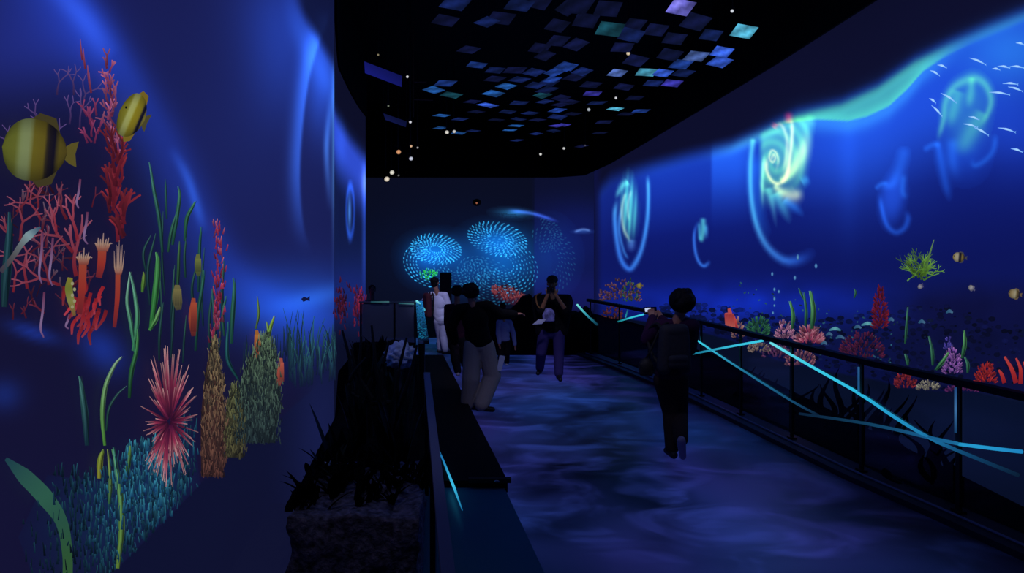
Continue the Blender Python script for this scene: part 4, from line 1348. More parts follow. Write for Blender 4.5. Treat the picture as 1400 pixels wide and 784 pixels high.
BR, MD, DM, VD = (60, 205, 232), (30, 130, 180), (14, 62, 100), (10, 30, 52)
led('cyan strip falling from beside the dark-haired visitor down towards the kerb', [(948, 461), (965, 473), (1011, 503), (1083, 548), (1120, 568)], [BR, BR, (34, 120, 160), (22, 74, 110), VD], .012)
led('bright cyan strip rising from the dark-haired visitor to the handrail', [(949, 484), (1000, 474), (1044, 466)], [(22, 110, 140), (56, 190, 220), BR], .014)
led('brightest cyan strip sloping from the handrail past two posts', [(1055, 469), (1110, 501), (1176, 538), (1225, 571), (1276, 601), (1330, 624), (1394, 650)], [(110, 225, 235), BR, (44, 185, 225), (34, 150, 200), (26, 110, 160), DM, VD], .014)
led('blue strip running level behind the nearest railing posts', [(1095, 566), (1190, 580), (1274, 599), (1312, 607), (1316, 608), (1355, 613), (1399, 618)], [VD, (16, 60, 90), (24, 92, 140), (26, 104, 150), (36, 150, 200), (36, 150, 205), (30, 130, 190)], .014)
led('cyan strip left of the dark-haired visitor, rising to her arm', [(846, 440), (862, 435), (881, 430)], [(20, 110, 120), (50, 190, 210), BR], .014)
led('short cyan strip end touching the handrail left of the dark-haired visitor', [(856, 434), (859, 424)], [(40, 150, 170), (20, 90, 110)], .012)
led('far cyan strip right of the capped visitor, sloping down to the right', [(790, 417), (803, 431), (817, 444)], [(120, 230, 220), (50, 150, 170), (14, 60, 80)], .02)
led('upright blue line of strip light painted on the second nearest post', [(1178, 502), (1178, 520), (1178, 536)], [(40, 90, 140), (30, 80, 130), (30, 90, 140)], .009, off=.03)  # post top lit by the strips, imitated with a glowing tube
led('upright blue line of strip light painted on the nearest post', [(1311, 530), (1311, 560), (1311, 592)], [(30, 70, 120), (60, 110, 160), (20, 60, 100)], .009, off=.03)  # same here: light on the post drawn as a glowing tube

# left railing
rl = empty('glass_railing', (rail_l(9), 9, 0))
tag(rl, 'left hand glass railing with polished flat handrail beside the plant bed', 'railing')


def flat_rail(name, y0, y1, w, mat, parent, n=10, z=1.05):
    m = MB()
    ys_ = np.linspace(y0, y1, n)
    for a, c in zip(ys_[:-1], ys_[1:]):
        vs = []
        for y in (a, c):
            x = rail_l(y)
            vs += [(x - w / 2, y, z - .02), (x + w / 2, y, z - .02), (x + w / 2, y, z + .02), (x - w / 2, y, z + .02)]
        m.add(vs, [(0, 1, 5, 4), (1, 2, 6, 5), (2, 3, 7, 6), (3, 0, 4, 7)])
    m.add([(rail_l(y0) + s * w / 2, y0, z + q) for s, q in ((-1, -.02), (1, -.02), (1, .02), (-1, .02))], [(0, 1, 2, 3)])
    m.add([(rail_l(y1) + s * w / 2, y1, z + q) for s, q in ((-1, -.02), (1, -.02), (1, .02), (-1, .02))], [(0, 1, 2, 3)])
    return m.build(name, mat, parent)


flat_rail('handrail', 13.4, 7.9, .12, M_RAILL, rl)
flat_rail('handrail', 5.85, 1.9, .045, pm('handrail_dull', (120, 122, 150), .45, spec=.5), rl)
lps = [13.35, 11.6, 9.8, 7.95, 5.85, 4.05, 2.3]
for i, y in enumerate(lps):
    m = MB()
    m.box((rail_l(y), y, .57), (.03, .05, .94))
    m.build('post', M_POST, rl)
    if i < len(lps) - 1:
        g = MB()
        a, c = y - .06, lps[i + 1] + .06
        g.add([(rail_l(a), a, .14), (rail_l(c), c, .14), (rail_l(c), c, 1.0), (rail_l(a), a, 1.0)], [(0, 1, 2, 3)])
        g.build('glass_panel', M_GLASS, rl)
m = MB()
m.box((rail_l(5.87), 5.87, 1.05), (.05, .02, .05))
m.build('end_cap', pm('cap_steel', (200, 205, 215), .25, metal=.6), rl)
m = MB()
m.ellip((rail_l(4.06) + .02, 4.05, .82), (.025, .035, .02))
m.build('clamp', pm('clamp_brass', (190, 150, 120), .3, metal=.6), rl)

# cross railing at the far end of the left bed
rc = empty('glass_railing', (-2.3, 13.45, 0))
tag(rc, 'short cross railing with bluish reflection-tinted glass at the far end of the plant bed', 'railing')
m = MB()
m.box((-2.28, 13.45, 1.05), (1.06, .06, .025))
m.build('handrail', pm('rail_pale', (120, 140, 150), .25, metal=.6), rc)
for x in (-1.78, -2.16, -2.78):
    m = MB()
    m.box((x, 13.45, .53), (.03, .03, 1.03))
    m.build('post', M_POST, rc)
gm = glass('reflection_tint_glass', (150, 160, 190), .05, (150, 158, 190))  # bluish-grey reflection put into a diffuse share of the glass
for a, c in ((-1.80, -2.14), (-2.18, -2.76)):
    m = MB()
    m.box(((a + c) / 2, 13.45, .55), (abs(a - c), .012, .92))
    m.build('glass_panel', gm, rc)
for lb, a, c, k in (('pale light line along the top of the cross railing', (507, 413), (532, 413), .55), ('shorter pale light line on the cross railing, right half', (545, 415), (566, 416), .6)):
    m = MB()
    Yq = 13.40
    m.tube([P(*a, Yq), P(*c, Yq)], .012, 6, [(40 * k, 120 * k, 140 * k), (110 * k, 190 * k, 200 * k)])
    tag(m.build('light_strip', M_LED), lb, 'light strip')
m = MB()
m.tube([P(570, 412, 13.36), P(580, 424, 12.0)], .022, 6, [(120, 225, 230), (70, 170, 190)])
tag(m.build('light_strip', M_LED), 'bright cyan corner light where the two left railings meet', 'light strip')
m = MB()
ks = [(592, 598), (606, 630), (620, 665), (632, 698)]
m.tube([FL(x, y, .115) for x, y in ks], [.004, .009, .012, .004], 6, [(10, 60, 90), (30, 120, 180), (60, 190, 230), (20, 100, 150)])
tag(m.build('light_strip', M_LED), 'cyan light strip lying on the dark kerb at the foot of the left railing', 'light strip')

# glowing cyan speckles along the far stretch of the polished handrail
mb = MB()
rd = random.Random(77)
for i in range(150):
    y = 13.2 - 5.2 * rd.random()
    x = rail_l(y) + rd.uniform(-.052, .052)
    s = rd.uniform(.3, 1.0)
    L = rd.uniform(.02, .09)
    mb.box((x, y, 1.0712), (.012, L, .002), None, (20 * s, 120 * s, 165 * s))
glow_b = mb.build('glow_dots', M_LED, rl)
glow_b['label'] = 'speckled glowing cyan dots on the flat handrail'
glow_b['kind'] = 'stuff'

# ------------------------------------------------------------------ left plant bed
mb = MB()
mb.prism([(-1.36, 2.6), (-1.648, 5.0), (-1.44, 5.0), (-1.16, 3.9), (-1.0, 2.6)], 0, .33, (14, 17, 46))  # added ledge, projection spill put into its colour to match the wall
tag(mb.build('trim_spill_plinth_left', M_WALL), kind='structure')
M_ROCK = pm('lava_rock', (92, 88, 106), .7, spec=.4, bump=1.0, scale=26, var=.85)
bm = bmesh.new()
bmesh.ops.create_cube(bm, size=1)
bmesh.ops.subdivide_edges(bm, edges=bm.edges, cuts=22, use_grid_fill=True)
x0, x1, y0, y1, z1 = -1.20, -.50, 3.95, 4.95, .62
for v in bm.verts:
    t = v.co + Vector((.5, .5, .5))
    p = Vector((x0 + (x1 - x0) * t.x - .1 * t.y, y0 + (y1 - y0) * t.y, z1 * t.z))
    nn = mnoise.noise(p * 7) * .03 + mnoise.noise(p * 17) * .018 + mnoise.noise(p * 3) * .03
    d = Vector(((t.x - .5) * 2, (t.y - .5) * 2, (t.z - .5) * 2))
    p += d * nn
    v.co = p
me = bpy.data.meshes.new('rock_block')
bm.to_mesh(me)
bm.free()
tag(link('rock_block', me, M_ROCK, smooth=True), 'rough black rock block at the near end of the left plant bed', 'rock')
mb = MB()
ys_ = np.linspace(5.0, 13.3, 34)
for a, c in zip(ys_[:-1], ys_[1:]):
    xs_ = [np.linspace(-.90 - .12 * y if y < 8.54 else (-1.92 - (y - 8.54) * .2), rail_l(y) - .06, 12) for y in (a, c)]
    for k in range(11):
        vs = [(xs_[0][k], a), (xs_[0][k + 1], a), (xs_[1][k + 1], c), (xs_[1][k], c)]
        mb.add([(x, y, .34 + .07 * mnoise.noise(Vector((x * 4, y * 4, 0)))) for x, y in vs], [(0, 1, 2, 3)])
a, c = 5.0, 13.3
mb.add([(rail_l(a) - .06, a, 0), (rail_l(c) - .06, c, 0), (rail_l(c) - .06, c, .36), (rail_l(a) - .06, a, .36)], [(0, 1, 2, 3)])
mb.add([(-1.5, a, 0), (rail_l(a) - .06, a, 0), (rail_l(a) - .06, a, .36), (-1.5, a, .36)], [(0, 1, 2, 3)])
mb.add([(-1.5, a, 0), (-.9 - .12 * 8.5, 8.5, 0), (-.9 - .12 * 8.5, 8.5, .36), (-1.5, a, .36)], [(0, 1, 2, 3)])
tag(mb.build('ground_bed_left', pm('bed_soil_left', (14, 14, 17), .95, spec=.1, bump=.8, scale=25)), kind='structure')
M_LEAF = pm('leaf_dark', (12, 24, 18), .5, spec=.3)
MOSS = [(-1.15, 4.25), (-1.0, 4.5), (-.8, 4.3), (-.65, 4.6), (-1.2, 4.8), (-.9, 4.85)]
M_LEAF2 = pm('leaf_green', (20, 52, 34), .45, spec=.4)


def leafpath(mb, p, az, lean, L, w, n=9, droop=.5, twist=0.0):
    pts = []
    d = Vector((math.cos(az), math.sin(az), 0))
    for i in range(n):
        t = i / (n - 1)
        h = lean * L * (t * .6 + droop * t * t)
        pts.append(Vector(p) + d * h + Vector((0, 0, L * (t - .35 * droop * lean * t * t))))
    q0 = Vector((-d.y, d.x, 0))
    vs = []
    for i, c in enumerate(pts):
        t = i / (n - 1)
        ww = w * (math.sin(math.pi * (.18 + .82 * t)) ** .8) / 2
        q = (q0 * math.cos(twist * t) + d * math.sin(twist * t))
        vs += [c - q * ww, c + Vector((0, 0, -.15 * ww)) + d * ww * .3, c + q * ww]
    fs = []
    for i in range(n - 1):
        fs += [(3 * i, 3 * i + 1, 3 * i + 4, 3 * i + 3), (3 * i + 1, 3 * i + 2, 3 * i + 5, 3 * i + 4)]
    mb.add(vs, fs)


def plant(label, x, y, z, n, L, w, lean, seed, mat=M_LEAF, name='leafy_plant', az0=0, az1=T):
    r_ = random.Random(seed)
    m = MB()
    for i in range(n):
        leafpath(m, (x + r_.uniform(-.07, .07), y + r_.uniform(-.1, .1), z), r_.uniform(az0, az1), lean * r_.uniform(.4, 1.1), L * r_.uniform(.55, 1.1), w * r_.uniform(.7, 1.2), droop=r_.uniform(.3, .9), twist=r_.uniform(-1, 1))
    return tag(m.build(name, mat, smooth=True, fix=False), label, 'plant')


PG = [('dark strap-leaved plant on top of the rock block', -1.18, 4.7, .6, 14, .2, .05, .6), ('dark plant just behind the rock block, beside the left wall', -1.26, 5.5, .36, 16, .42, .07, .3), ('dark plant behind the rock block, close to the railing', -.88, 5.5, .36, 20, .55, .07, .3), ('broad dark clump second behind the rock block, at the wall side', -1.36, 6.4, .36, 20, .55, .08, .3), ('dark clump second behind the rock block, at the railing side', -1.08, 6.5, .36, 20, .5, .08, .3), ('dense dark clump in the middle of the left bed, wall side', -1.52, 7.6, .36, 24, .62, .08, .3), ('dense dark clump in the middle of the left bed, railing side', -1.3, 8.2, .36, 20, .35, .08, .3), ('far dark clump of the left bed under the far panel', -1.88, 9.2, .36, 24, .55, .08, .3), ('far dark clump of the left bed by the polished handrail', -1.6, 9.9, .36, 20, .35, .08, .3), ('last dark clump of the left bed before the cross railing', -2.1, 11.4, .36, 20, .35, .08, .4)]
for i, (lb, x, y, z, n_, L, w, le) in enumerate(PG):
    plant(lb, x, y, z, n_, L, w, le, i + 100)
r_ = random.Random(4)
m = MB()
for (x, y) in MOSS:
    for i in range(34):
        leafpath(m, (x + r_.uniform(-.12, .12), y + r_.uniform(-.16, .16), .6), r_.uniform(0, T), r_.uniform(.3, .9), r_.uniform(.07, .2), .045, 6, .6)
tag(m.build('moss', pm('moss_black', (9, 11, 12), .9, spec=.05), smooth=True, fix=False), 'low black foliage covering the top of the rock block', 'foliage', kind='stuff')
m = MB()
leafpath(m, P(457, 650, 5.1), math.pi, .42, .52, .085, 12, .2)
leafpath(m, P(459, 650, 5.1), math.pi * .9, .2, .36, .05, 12, .2)
tag(m.build('leafy_plant', M_LEAF, smooth=True, fix=False), 'single long spear leaf standing out dark against the left wall', 'plant')
m = MB()
for p in [(556, 610, 8.4), (552, 600, 8.4), (560, 605, 8.4)]:
    leafpath(m, P(p[0], 565, 7.3), rng.uniform(0, 6), .25, .42, .05, 10, .3)
tag(m.build('leafy_plant', M_LEAF2, smooth=True, fix=False), 'faintly lit green-leaved plant beside the left railing', 'plant')
# bare twisted branches and pale ruffled coral ornament
m = MB()
rd = random.Random(19)
for (x, y, tx, ty) in [(480, 540, 468, 462), (488, 540, 494, 470), (500, 545, 508, 455), (508, 545, 480, 488), (520, 550, 532, 476), (525, 548, 512, 480), (540, 552, 556, 472), (550, 550, 570, 482), (476, 538, 500, 500)]:
    Yq = 6.7 + rd.uniform(-.25, .25)
    ty -= 10
    c = curve([(x, y), ((x + tx) / 2 + rd.uniform(-8, 8), (y + ty) / 2), (tx, ty)], 9)
    m.tube([P(q[0], q[1], Yq) for q in c], [.026 - .002 * i for i in range(9)], 7)
m.tube([P(505, 545, 6.7), P(507, 598, 6.7)], .03, 8)
m.tube([P(505, 552, 6.7), P(478, 538, 6.7)], .022, 7)
m.tube([P(505, 552, 6.7), P(550, 550, 6.7)], .022, 7)
tag(m.build('bare_branch', pm('branch_black', (8, 8, 9), .8)), 'bare twisted black branches above the far plants of the left bed', 'branch')
bm = bmesh.new()
bmesh.ops.create_icosphere(bm, subdivisions=4, radius=1)
c0 = P(546, 486, 7.6)
for v in bm.verts:
    k = 1 + .22 * math.sin(v.co.x * 9 + 3 * math.sin(v.co.z * 5)) * math.cos(v.co.z * 8 + v.co.y * 4) + .12 * mnoise.noise(v.co * 4)
    v.co = c0 + Vector((v.co.x * .155, v.co.y * .15, v.co.z * .135)) * k
me = bpy.data.meshes.new('coral_ornament')
bm.to_mesh(me)
bm.free()
orn = tag(link('coral_ornament', me, pm('ornament_white', (170, 175, 200), .7, var=.4, scale=14), smooth=True), 'pale ruffled brain coral ornament in the left bed before the cross railing', 'coral ornament')
m = MB()
m.lathe([(.07, .0), (.05, .1), (.035, .25), (.03, float(c0.z) - .08 - .30)], (c0.x, c0.y, .30), 14)
m.build('stem', pm('ornament_stem', (50, 54, 66), .8), orn)
m = MB()
bmq = P(452, 640, 4.75)
rd = random.Random(2)
for i in range(7):
    a = i * T / 7
    leafpath(m, bmq, a, 1.2, .05, .025, 6, .6)
fl = tag(m.build('flower', pm('flower_white', (190, 195, 215), .6), smooth=True, fix=False), 'tiny white blossom at the foot of the spear leaf', 'flower')
m = MB()
m.tube([bmq, Vector((bmq.x, bmq.y + .02, .58))], .006, 6)
m.build('stem', M_LEAF, fl)

# kelp in the right hand bed
KG = [(1041, 500, 9.3, 'dark kelp behind the glass under the meeting of the cyan strips'), (1078, 520, 8.9, 'dark kelp beside the post below the brightest cyan strip'), (1120, 505, 8.2, 'tall dark kelp right under the brightest cyan strip'), (1150, 520, 7.9, 'dark kelp left of the second nearest post'), (1197, 520, 7.2, 'dark forked kelp right of the second nearest post'), (1236, 535, 6.8, 'dark kelp under the red coral'), (1276, 560, 6.5, 'bent dark kelp between the two nearest posts'), (1246, 610, 6.3, 'short dark kelp low between the two nearest posts'), (1300, 600, 5.9, 'dark kelp just left of the nearest post'), (1012, 500, 9.8, 'dark kelp nearest to the dark-haired visitor')]
for i, (px, pt, Y, lb) in enumerate(KG):
    r_ = random.Random(i + 50)
    m = MB()
    for q in range(4):
        b0 = Vector(((px - CX) / F * Y + r_.uniform(-.12, .12), Y + r_.uniform(-.1, .1), .05))
        H = (CH - (pt - CY) / F * Y - .05) * r_.uniform(.6, 1.05)
        ph = r_.uniform(0, 6)
        n_ = 14
        vs = []
        for k in range(n_):
            t = k / (n_ - 1)
            c = b0 + Vector((.10 * math.sin(ph + t * 4.5) + .2 * t * math.sin(ph * 2), .05 * math.cos(ph + t * 4), H * t))
            ww = .032 * math.sin(math.pi * (.2 + .79 * t)) + .004
            vs += [c - Vector((ww, 0, 0)), c + Vector((ww, .01, 0))]
        m.add(vs, [(2 * k, 2 * k + 1, 2 * k + 3, 2 * k + 2) for k in range(n_ - 1)])
    tag(m.build('kelp_plant', pm('kelp_black', (6, 7, 8), .7, spec=.15), fix=False), lb, 'plant', 'dark kelp in the right bed')

# far planter that closes the path
fp = MB()
bm = bmesh.new()
bmesh.ops.create_grid(bm, x_segments=60, y_segments=14, size=1)
for v in bm.verts:
    u, w = v.co.x, v.co.y
    x = .3 + 1.35 * u
    h = .80 + .22 * mnoise.noise(Vector((x * 2.2, 5, 0))) + .1 * mnoise.noise(Vector((x * 7, 9, 0)))
    hx = h * (1 + .25 * math.exp(-((x - .45) / .35) ** 2))
    t = (w + 1) / 2
    v.co = Vector((x, 13.95 + .9 * max(0, t * 1.6 - .6), hx * min(1, t * 1.6)))
me = bpy.data.meshes.new('rock_planter')
bm.to_mesh(me)
bm.free()
tag(link('rock_planter', me, pm('planter_black', (9, 9, 11), .95, spec=.05, bump=.5, scale=15), smooth=True), 'low black rock bank closing the far end of the path', 'rock bank')

# ------------------------------------------------------------------ ceiling: hanging square panels and lamps
TL = """622,5,2 609,28,1 666,30,2 685,25,1 710,7,2 738,2,1 762,35,1 777,10,1 641,68,1 738,66,1 652,89,3 677,96,2 704,96,1 730,99,2 758,99,3 773,91,3 677,108,1 710,109,2 692,118,4 732,117,2 750,113,2 675,128,4 609,114,3 593,123,4 617,130,6 742,130,6 667,144,5 646,139,1 710,141,2 745,139,2 767,134,1 651,153,1 694,153,2 725,155,2 762,151,3 604,158,4 629,163,2 679,164,1 709,163,2 735,164,1 705,172,4 762,172,7 602,175,4 627,182,4 647,179,2 697,178,4 733,183,2 757,179,2 707,192,2
790,8,1 831,12,1 801,28,1 763,56,1 834,40,6 863,48,2 868,33,1 897,41,1 931,10,8 951,30,1 972,48,2 1017,43,9 922,53,1 851,65,1 869,83,1 916,75,1 952,77,10 987,71,5 984,85,5 931,88,3 745,76,1 788,61,1 776,91,3 755,109,3 796,98,2 785,106,1 844,100,10 884,99,9 906,100,5 934,100,2 748,123,2 808,116,1 893,114,2 919,114,7 810,128,7 853,119,1 767,143,1 780,139,1 816,141,2 868,134,1 762,160,2 783,156,1 841,149,9 856,156,1 876,152,3 770,171,7 826,167,1 820,182,1 795,200,1"""
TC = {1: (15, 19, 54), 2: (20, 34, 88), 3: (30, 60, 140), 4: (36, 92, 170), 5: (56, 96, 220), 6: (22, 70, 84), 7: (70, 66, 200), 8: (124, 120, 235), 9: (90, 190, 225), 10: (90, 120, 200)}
TN = {1: 'very dim navy', 2: 'dim blue', 3: 'medium blue', 4: 'blue-cyan', 6: 'dim teal', 7: 'violet'}
SP = {(931, 10): 'brightest violet hanging panel, near the top of the swarm', (1017, 43): 'brightest cyan hanging panel, rightmost of the whole swarm', (844, 100): 'hanging panel with a pale blue edge, middle of the swarm under a lamp', (884, 99): 'cyan-white hanging panel in the middle of the swarm', (841, 149): 'cyan-white hanging panel low in the swarm beside a small lamp', (952, 77): 'hanging panel with a white corner left of the two bright blue ones', (987, 71): 'bright blue hanging panel, upper of the pair near the right end', (984, 85): 'bright blue hanging panel, lower of the pair near the right end', (906, 100): 'bright blue hanging panel just right of the cyan-white one', (667, 144): 'brightest blue panel in the far left part of the swarm'}
M_TILE = emat('panel_painted_glow', 'solid', 1.0)  # projector light caught by the panels, painted as their own glow
M_WIRE = pm('wire', (12, 12, 14), .6)
rd = random.Random(61)
tile_bits = []
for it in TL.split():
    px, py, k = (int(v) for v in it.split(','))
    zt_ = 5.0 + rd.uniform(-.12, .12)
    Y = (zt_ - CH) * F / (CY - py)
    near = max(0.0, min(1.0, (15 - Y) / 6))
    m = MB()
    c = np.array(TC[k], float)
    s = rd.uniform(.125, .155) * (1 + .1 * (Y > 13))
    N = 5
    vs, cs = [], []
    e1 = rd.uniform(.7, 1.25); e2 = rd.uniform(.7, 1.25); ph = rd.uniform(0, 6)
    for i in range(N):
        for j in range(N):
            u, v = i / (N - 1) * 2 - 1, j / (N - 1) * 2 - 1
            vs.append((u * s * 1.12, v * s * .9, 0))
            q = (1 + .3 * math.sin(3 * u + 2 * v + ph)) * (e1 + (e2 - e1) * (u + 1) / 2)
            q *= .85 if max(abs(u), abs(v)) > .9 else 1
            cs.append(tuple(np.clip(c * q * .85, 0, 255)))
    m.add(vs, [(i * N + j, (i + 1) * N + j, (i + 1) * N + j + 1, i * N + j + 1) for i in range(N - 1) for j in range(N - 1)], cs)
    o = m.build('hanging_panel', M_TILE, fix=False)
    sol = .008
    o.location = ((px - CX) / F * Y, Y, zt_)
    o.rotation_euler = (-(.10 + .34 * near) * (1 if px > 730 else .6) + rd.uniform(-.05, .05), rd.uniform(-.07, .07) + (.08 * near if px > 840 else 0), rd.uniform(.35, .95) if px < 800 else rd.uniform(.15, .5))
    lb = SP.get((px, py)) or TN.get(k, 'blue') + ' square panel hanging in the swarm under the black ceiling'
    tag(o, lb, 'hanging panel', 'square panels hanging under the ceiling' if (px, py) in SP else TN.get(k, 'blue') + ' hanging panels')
    w = MB()
    w.tube([(0, 0, .004), (0, 0, 6.39 - zt_)], .003, 4)
    wo = w.build('wire', M_WIRE, o)
    wo.matrix_parent_inverse = o.rotation_euler.to_matrix().to_4x4().inverted()
# two large dark blue banner panels at the left
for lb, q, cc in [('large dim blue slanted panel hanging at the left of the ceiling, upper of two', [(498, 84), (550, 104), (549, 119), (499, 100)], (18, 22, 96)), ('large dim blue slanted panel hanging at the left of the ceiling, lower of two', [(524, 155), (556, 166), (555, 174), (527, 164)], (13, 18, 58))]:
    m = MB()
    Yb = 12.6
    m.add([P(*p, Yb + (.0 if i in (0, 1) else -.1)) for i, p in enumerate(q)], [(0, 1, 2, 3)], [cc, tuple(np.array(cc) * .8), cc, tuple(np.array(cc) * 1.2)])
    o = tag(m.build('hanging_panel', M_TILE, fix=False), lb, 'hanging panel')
    w = MB()
    for p in q[:2]:
        a = P(*p, Yb)
        w.tube([a, (a.x, a.y, 6.39)], .004, 4)
    w.build('wire', M_WIRE, o)

LAMPS = [(517, 75, 11, 3, (150, 140, 110), 'small dim spotlight above the upper slanted panel'), (557, 105, 12, 4, (235, 235, 240), 'small white spotlight at the right end of the upper slanted panel'), (531, 145, 13, 3, (120, 130, 110), 'faint spotlight above the lower slanted panel'), (561, 167, 13, 4, (235, 235, 245), 'small white spotlight at the right end of the lower slanted panel'), (611, 181, 17, 6, (240, 235, 225), 'round ring-lit spotlight, left of the close pair'), (621, 180, 17, 5, (225, 225, 225), 'ring-lit spotlight, right of the close pair'), (562, 200, 17, 4, (235, 190, 150), 'small warm spotlight above the wide amber one'), (571, 202, 17, 3, (190, 190, 190), 'tiny spotlight right of the warm one'), (545, 208, 17, 7, (240, 170, 120), 'wide amber spotlight above the left wall end'), (562, 217, 17, 6, (220, 225, 245), 'white spotlight under the amber one'), (536, 236, 18, 7, (245, 240, 225), 'bright white spotlight low beside the left wall end'), (529, 245, 18, 8, (250, 235, 215), 'brightest and lowest spotlight at the left wall end'), (545, 240, 18, 3, (110, 110, 110), 'faint small spotlight right of the lowest bright ones'), (739, 211, 20, 4, (245, 245, 240), 'small white spotlight over the back wall corner'), (771, 203, 20, 4, (225, 225, 225), 'small white spotlight right of the back wall corner'), (859, 73, 12, 6, (245, 225, 190), 'warm spotlight among the middle panels'), (842, 134, 16, 4, (235, 235, 240), 'tiny white spotlight above the low cyan-white panel'), (805, 150, 17, 5, (190, 200, 210), 'greyish spotlight left of the low cyan-white panel'), (1001, 15, 10, 5, (235, 240, 250), 'white spotlight near the upper right end of the swarm'), (800, 199, 20, 2.5, (90, 90, 110), 'faint spotlight at the far right end over the back wall')]
M_LENS = emat('lamp_white', 'solid', 1.0)
for (px, py, Y, r, c, lb) in LAMPS:
    p = P(px, py, Y)
    R_ = r / 1000 * Y * .45
    o = empty('spotlight', p)
    tag(o, lb, 'spotlight', 'spotlights under the ceiling')
    d = Vector((-p.x * .15, -1, -.55)).normalized()
    q = d.to_track_quat('Z', 'Y').to_matrix()
    m = MB()
    m.lathe([(R_ * .3, -R_ * 3.2), (R_ * .8, -R_ * 3), (R_ * 1.15, -R_ * 1.2), (R_ * 1.25, 0), (R_ * 1.05, -.002), (R_ * 1.0, -R_ * .4)], (0, 0, 0), 16)
    m.v = [tuple(p + q @ Vector(v)) for v in m.v]
    m.build('housing', M_DARK, o, smooth=True)
    m = MB()
    n = 16
    vs = [Vector((0, 0, R_ * .25))] + [Vector((R_ * math.cos(T * k / n), R_ * math.sin(T * k / n), 0)) for k in range(n)]
    m.add([p + q @ v for v in vs], [(0, 1 + k, 1 + (k + 1) % n) for k in range(n)], [c] + [tuple(np.array(c) * .7)] * n)
    m.build('lens', M_LENS, o)
    m = MB()
    b_ = p - d * R_ * 2
    m.tube([b_, (b_.x, b_.y, 6.39)], .012, 6)
    m.tube([b_ + Vector((-R_ * 1.3, 0, 0)), b_ + Vector((-R_ * 1.3, 0, R_ * 1.8)), b_ + Vector((R_ * 1.3, 0, R_ * 1.8)), b_ + Vector((R_ * 1.3, 0, 0))], .008, 5)
    m.build('bracket', M_DARK, o)
fr = MB()
Yp = 14.5
for a, c in (((565, 108), (565, 160)), ((565, 112), (583, 112)), ((565, 136), (592, 137))):
    fr.tube([P(*a, Yp), P(*c, Yp)], .016, 8)
a = P(565, 108, Yp)
fr.tube([a, (a.x, a.y, 6.39)], .016, 8)
tag(fr.build('pipe_frame', pm('pipe_rust', (96, 52, 34), .5)), 'rust brown hanging pipe frame right of the slanted panels', 'pipe')
p = BACKALL.at(652, 277, .0)
m = MB()
m.ellip((p.x, p.y - .05, p.z), (.14, .12, .12))
o = tag(m.build('sensor_dome', pm('dome_black', (6, 6, 8), .35), smooth=True), 'small black dome fixture high on the back wall', 'dome fixture')
m = MB()
m.ellip((p.x + .0, p.y - .17, p.z - .03), (.03, .02, .03))  # orange glint on the dome, put in as a small glowing bead
m.v = m.v
m.c = [(150, 90, 66)] * len(m.v)
m.build('lens', M_LENS, o)
# dark totem behind the visitors
m = MB()
Yt = 15.6
a, c = P(602, 373, Yt), P(617, 373, Yt)
m.box(((a.x + c.x) / 2, Yt, a.z / 2 + .01), (c.x - a.x, .2, a.z - .02))
tot = m.build('dark_totem', pm('totem', (6, 6, 9), .6, bump=.05))
tag(tot, 'slim black upright box standing behind the white-shirted visitor', 'totem')
m = MB()
m.box(((a.x + c.x) / 2, Yt, .02), (c.x - a.x + .14, .34, .04))
m.build('base', M_DARK, tot)
m = MB()
m.box(((a.x + c.x) / 2, Yt - .104, a.z - .28), (c.x - a.x - .05, .01, .42))
m.build('panel', pm('totem_panel', (9, 9, 13), .3), tot)


# ------------------------------------------------------------------ people
def blob(name, mb, mat, parent=None, voxel=.012, it=4, factor=.5):
    """merge overlapping shapes into one continuous skin"""
    me = mb.mesh('tmp')
    o = bpy.data.objects.new('tmp', me)
    COL.objects.link(o)
    r = o.modifiers.new('r', 'REMESH')
    r.mode = 'VOXEL'
    r.voxel_size = voxel
    s = o.modifiers.new('s', 'SMOOTH')
    s.factor = factor
    s.iterations = it
    dg = bpy.context.evaluated_depsgraph_get()
    dg.update()
    out = bpy.data.meshes.new_from_object(o.evaluated_get(dg))
    out.name = name
    bpy.data.objects.remove(o)
    bpy.data.meshes.remove(me)
    for a in list(out.color_attributes):
        out.color_attributes.remove(a)
    out.materials.clear()
    return link(name, out, mat, parent, True)


def hand(mb, wrist, d, up, s, side, curl=.5):
    """palm, four bent fingers and a thumb; d along the hand, up = back of the hand, side = thumb side sign"""
    d, up = d.normalized(), up.normalized()
    x = d.cross(up).normalized() * side
    c = wrist + d * .045 * s
    for k in (-1, 0, 1):
        mb.capsule(wrist + x * k * .012 * s, .017 * s, wrist + d * .085 * s + x * k * .026 * s, .0145 * s, 10, 3)
    for k, L in ((-.03, .062), (-.01, .078), (.01, .074), (.03, .066)):
        b = wrist + d * .09 * s + x * k * s
        d1 = (d * math.cos(curl * .6) - up * math.sin(curl * .6))
        d2 = (d * math.cos(curl * 1.9) - up * math.sin(curl * 1.9))
        m = b + d1 * L * .5 * s
        mb.capsule(b, .0095 * s, m, .009 * s, 8, 3)
        mb.capsule(m, .009 * s, m + d2 * L * .5 * s, .0075 * s, 8, 3)
    b = wrist + d * .03 * s - x * .028 * s * -1
    t1 = (d * .7 + x * .75 - up * .2).normalized()
    mb.capsule(b, .012 * s, b + t1 * .035 * s, .0105 * s, 8, 3)
    mb.capsule(b + t1 * .035 * s, .0105 * s, b + t1 * .035 * s + (t1 * .6 + d * .6).normalized() * .03 * s, .0085 * s, 8, 3)


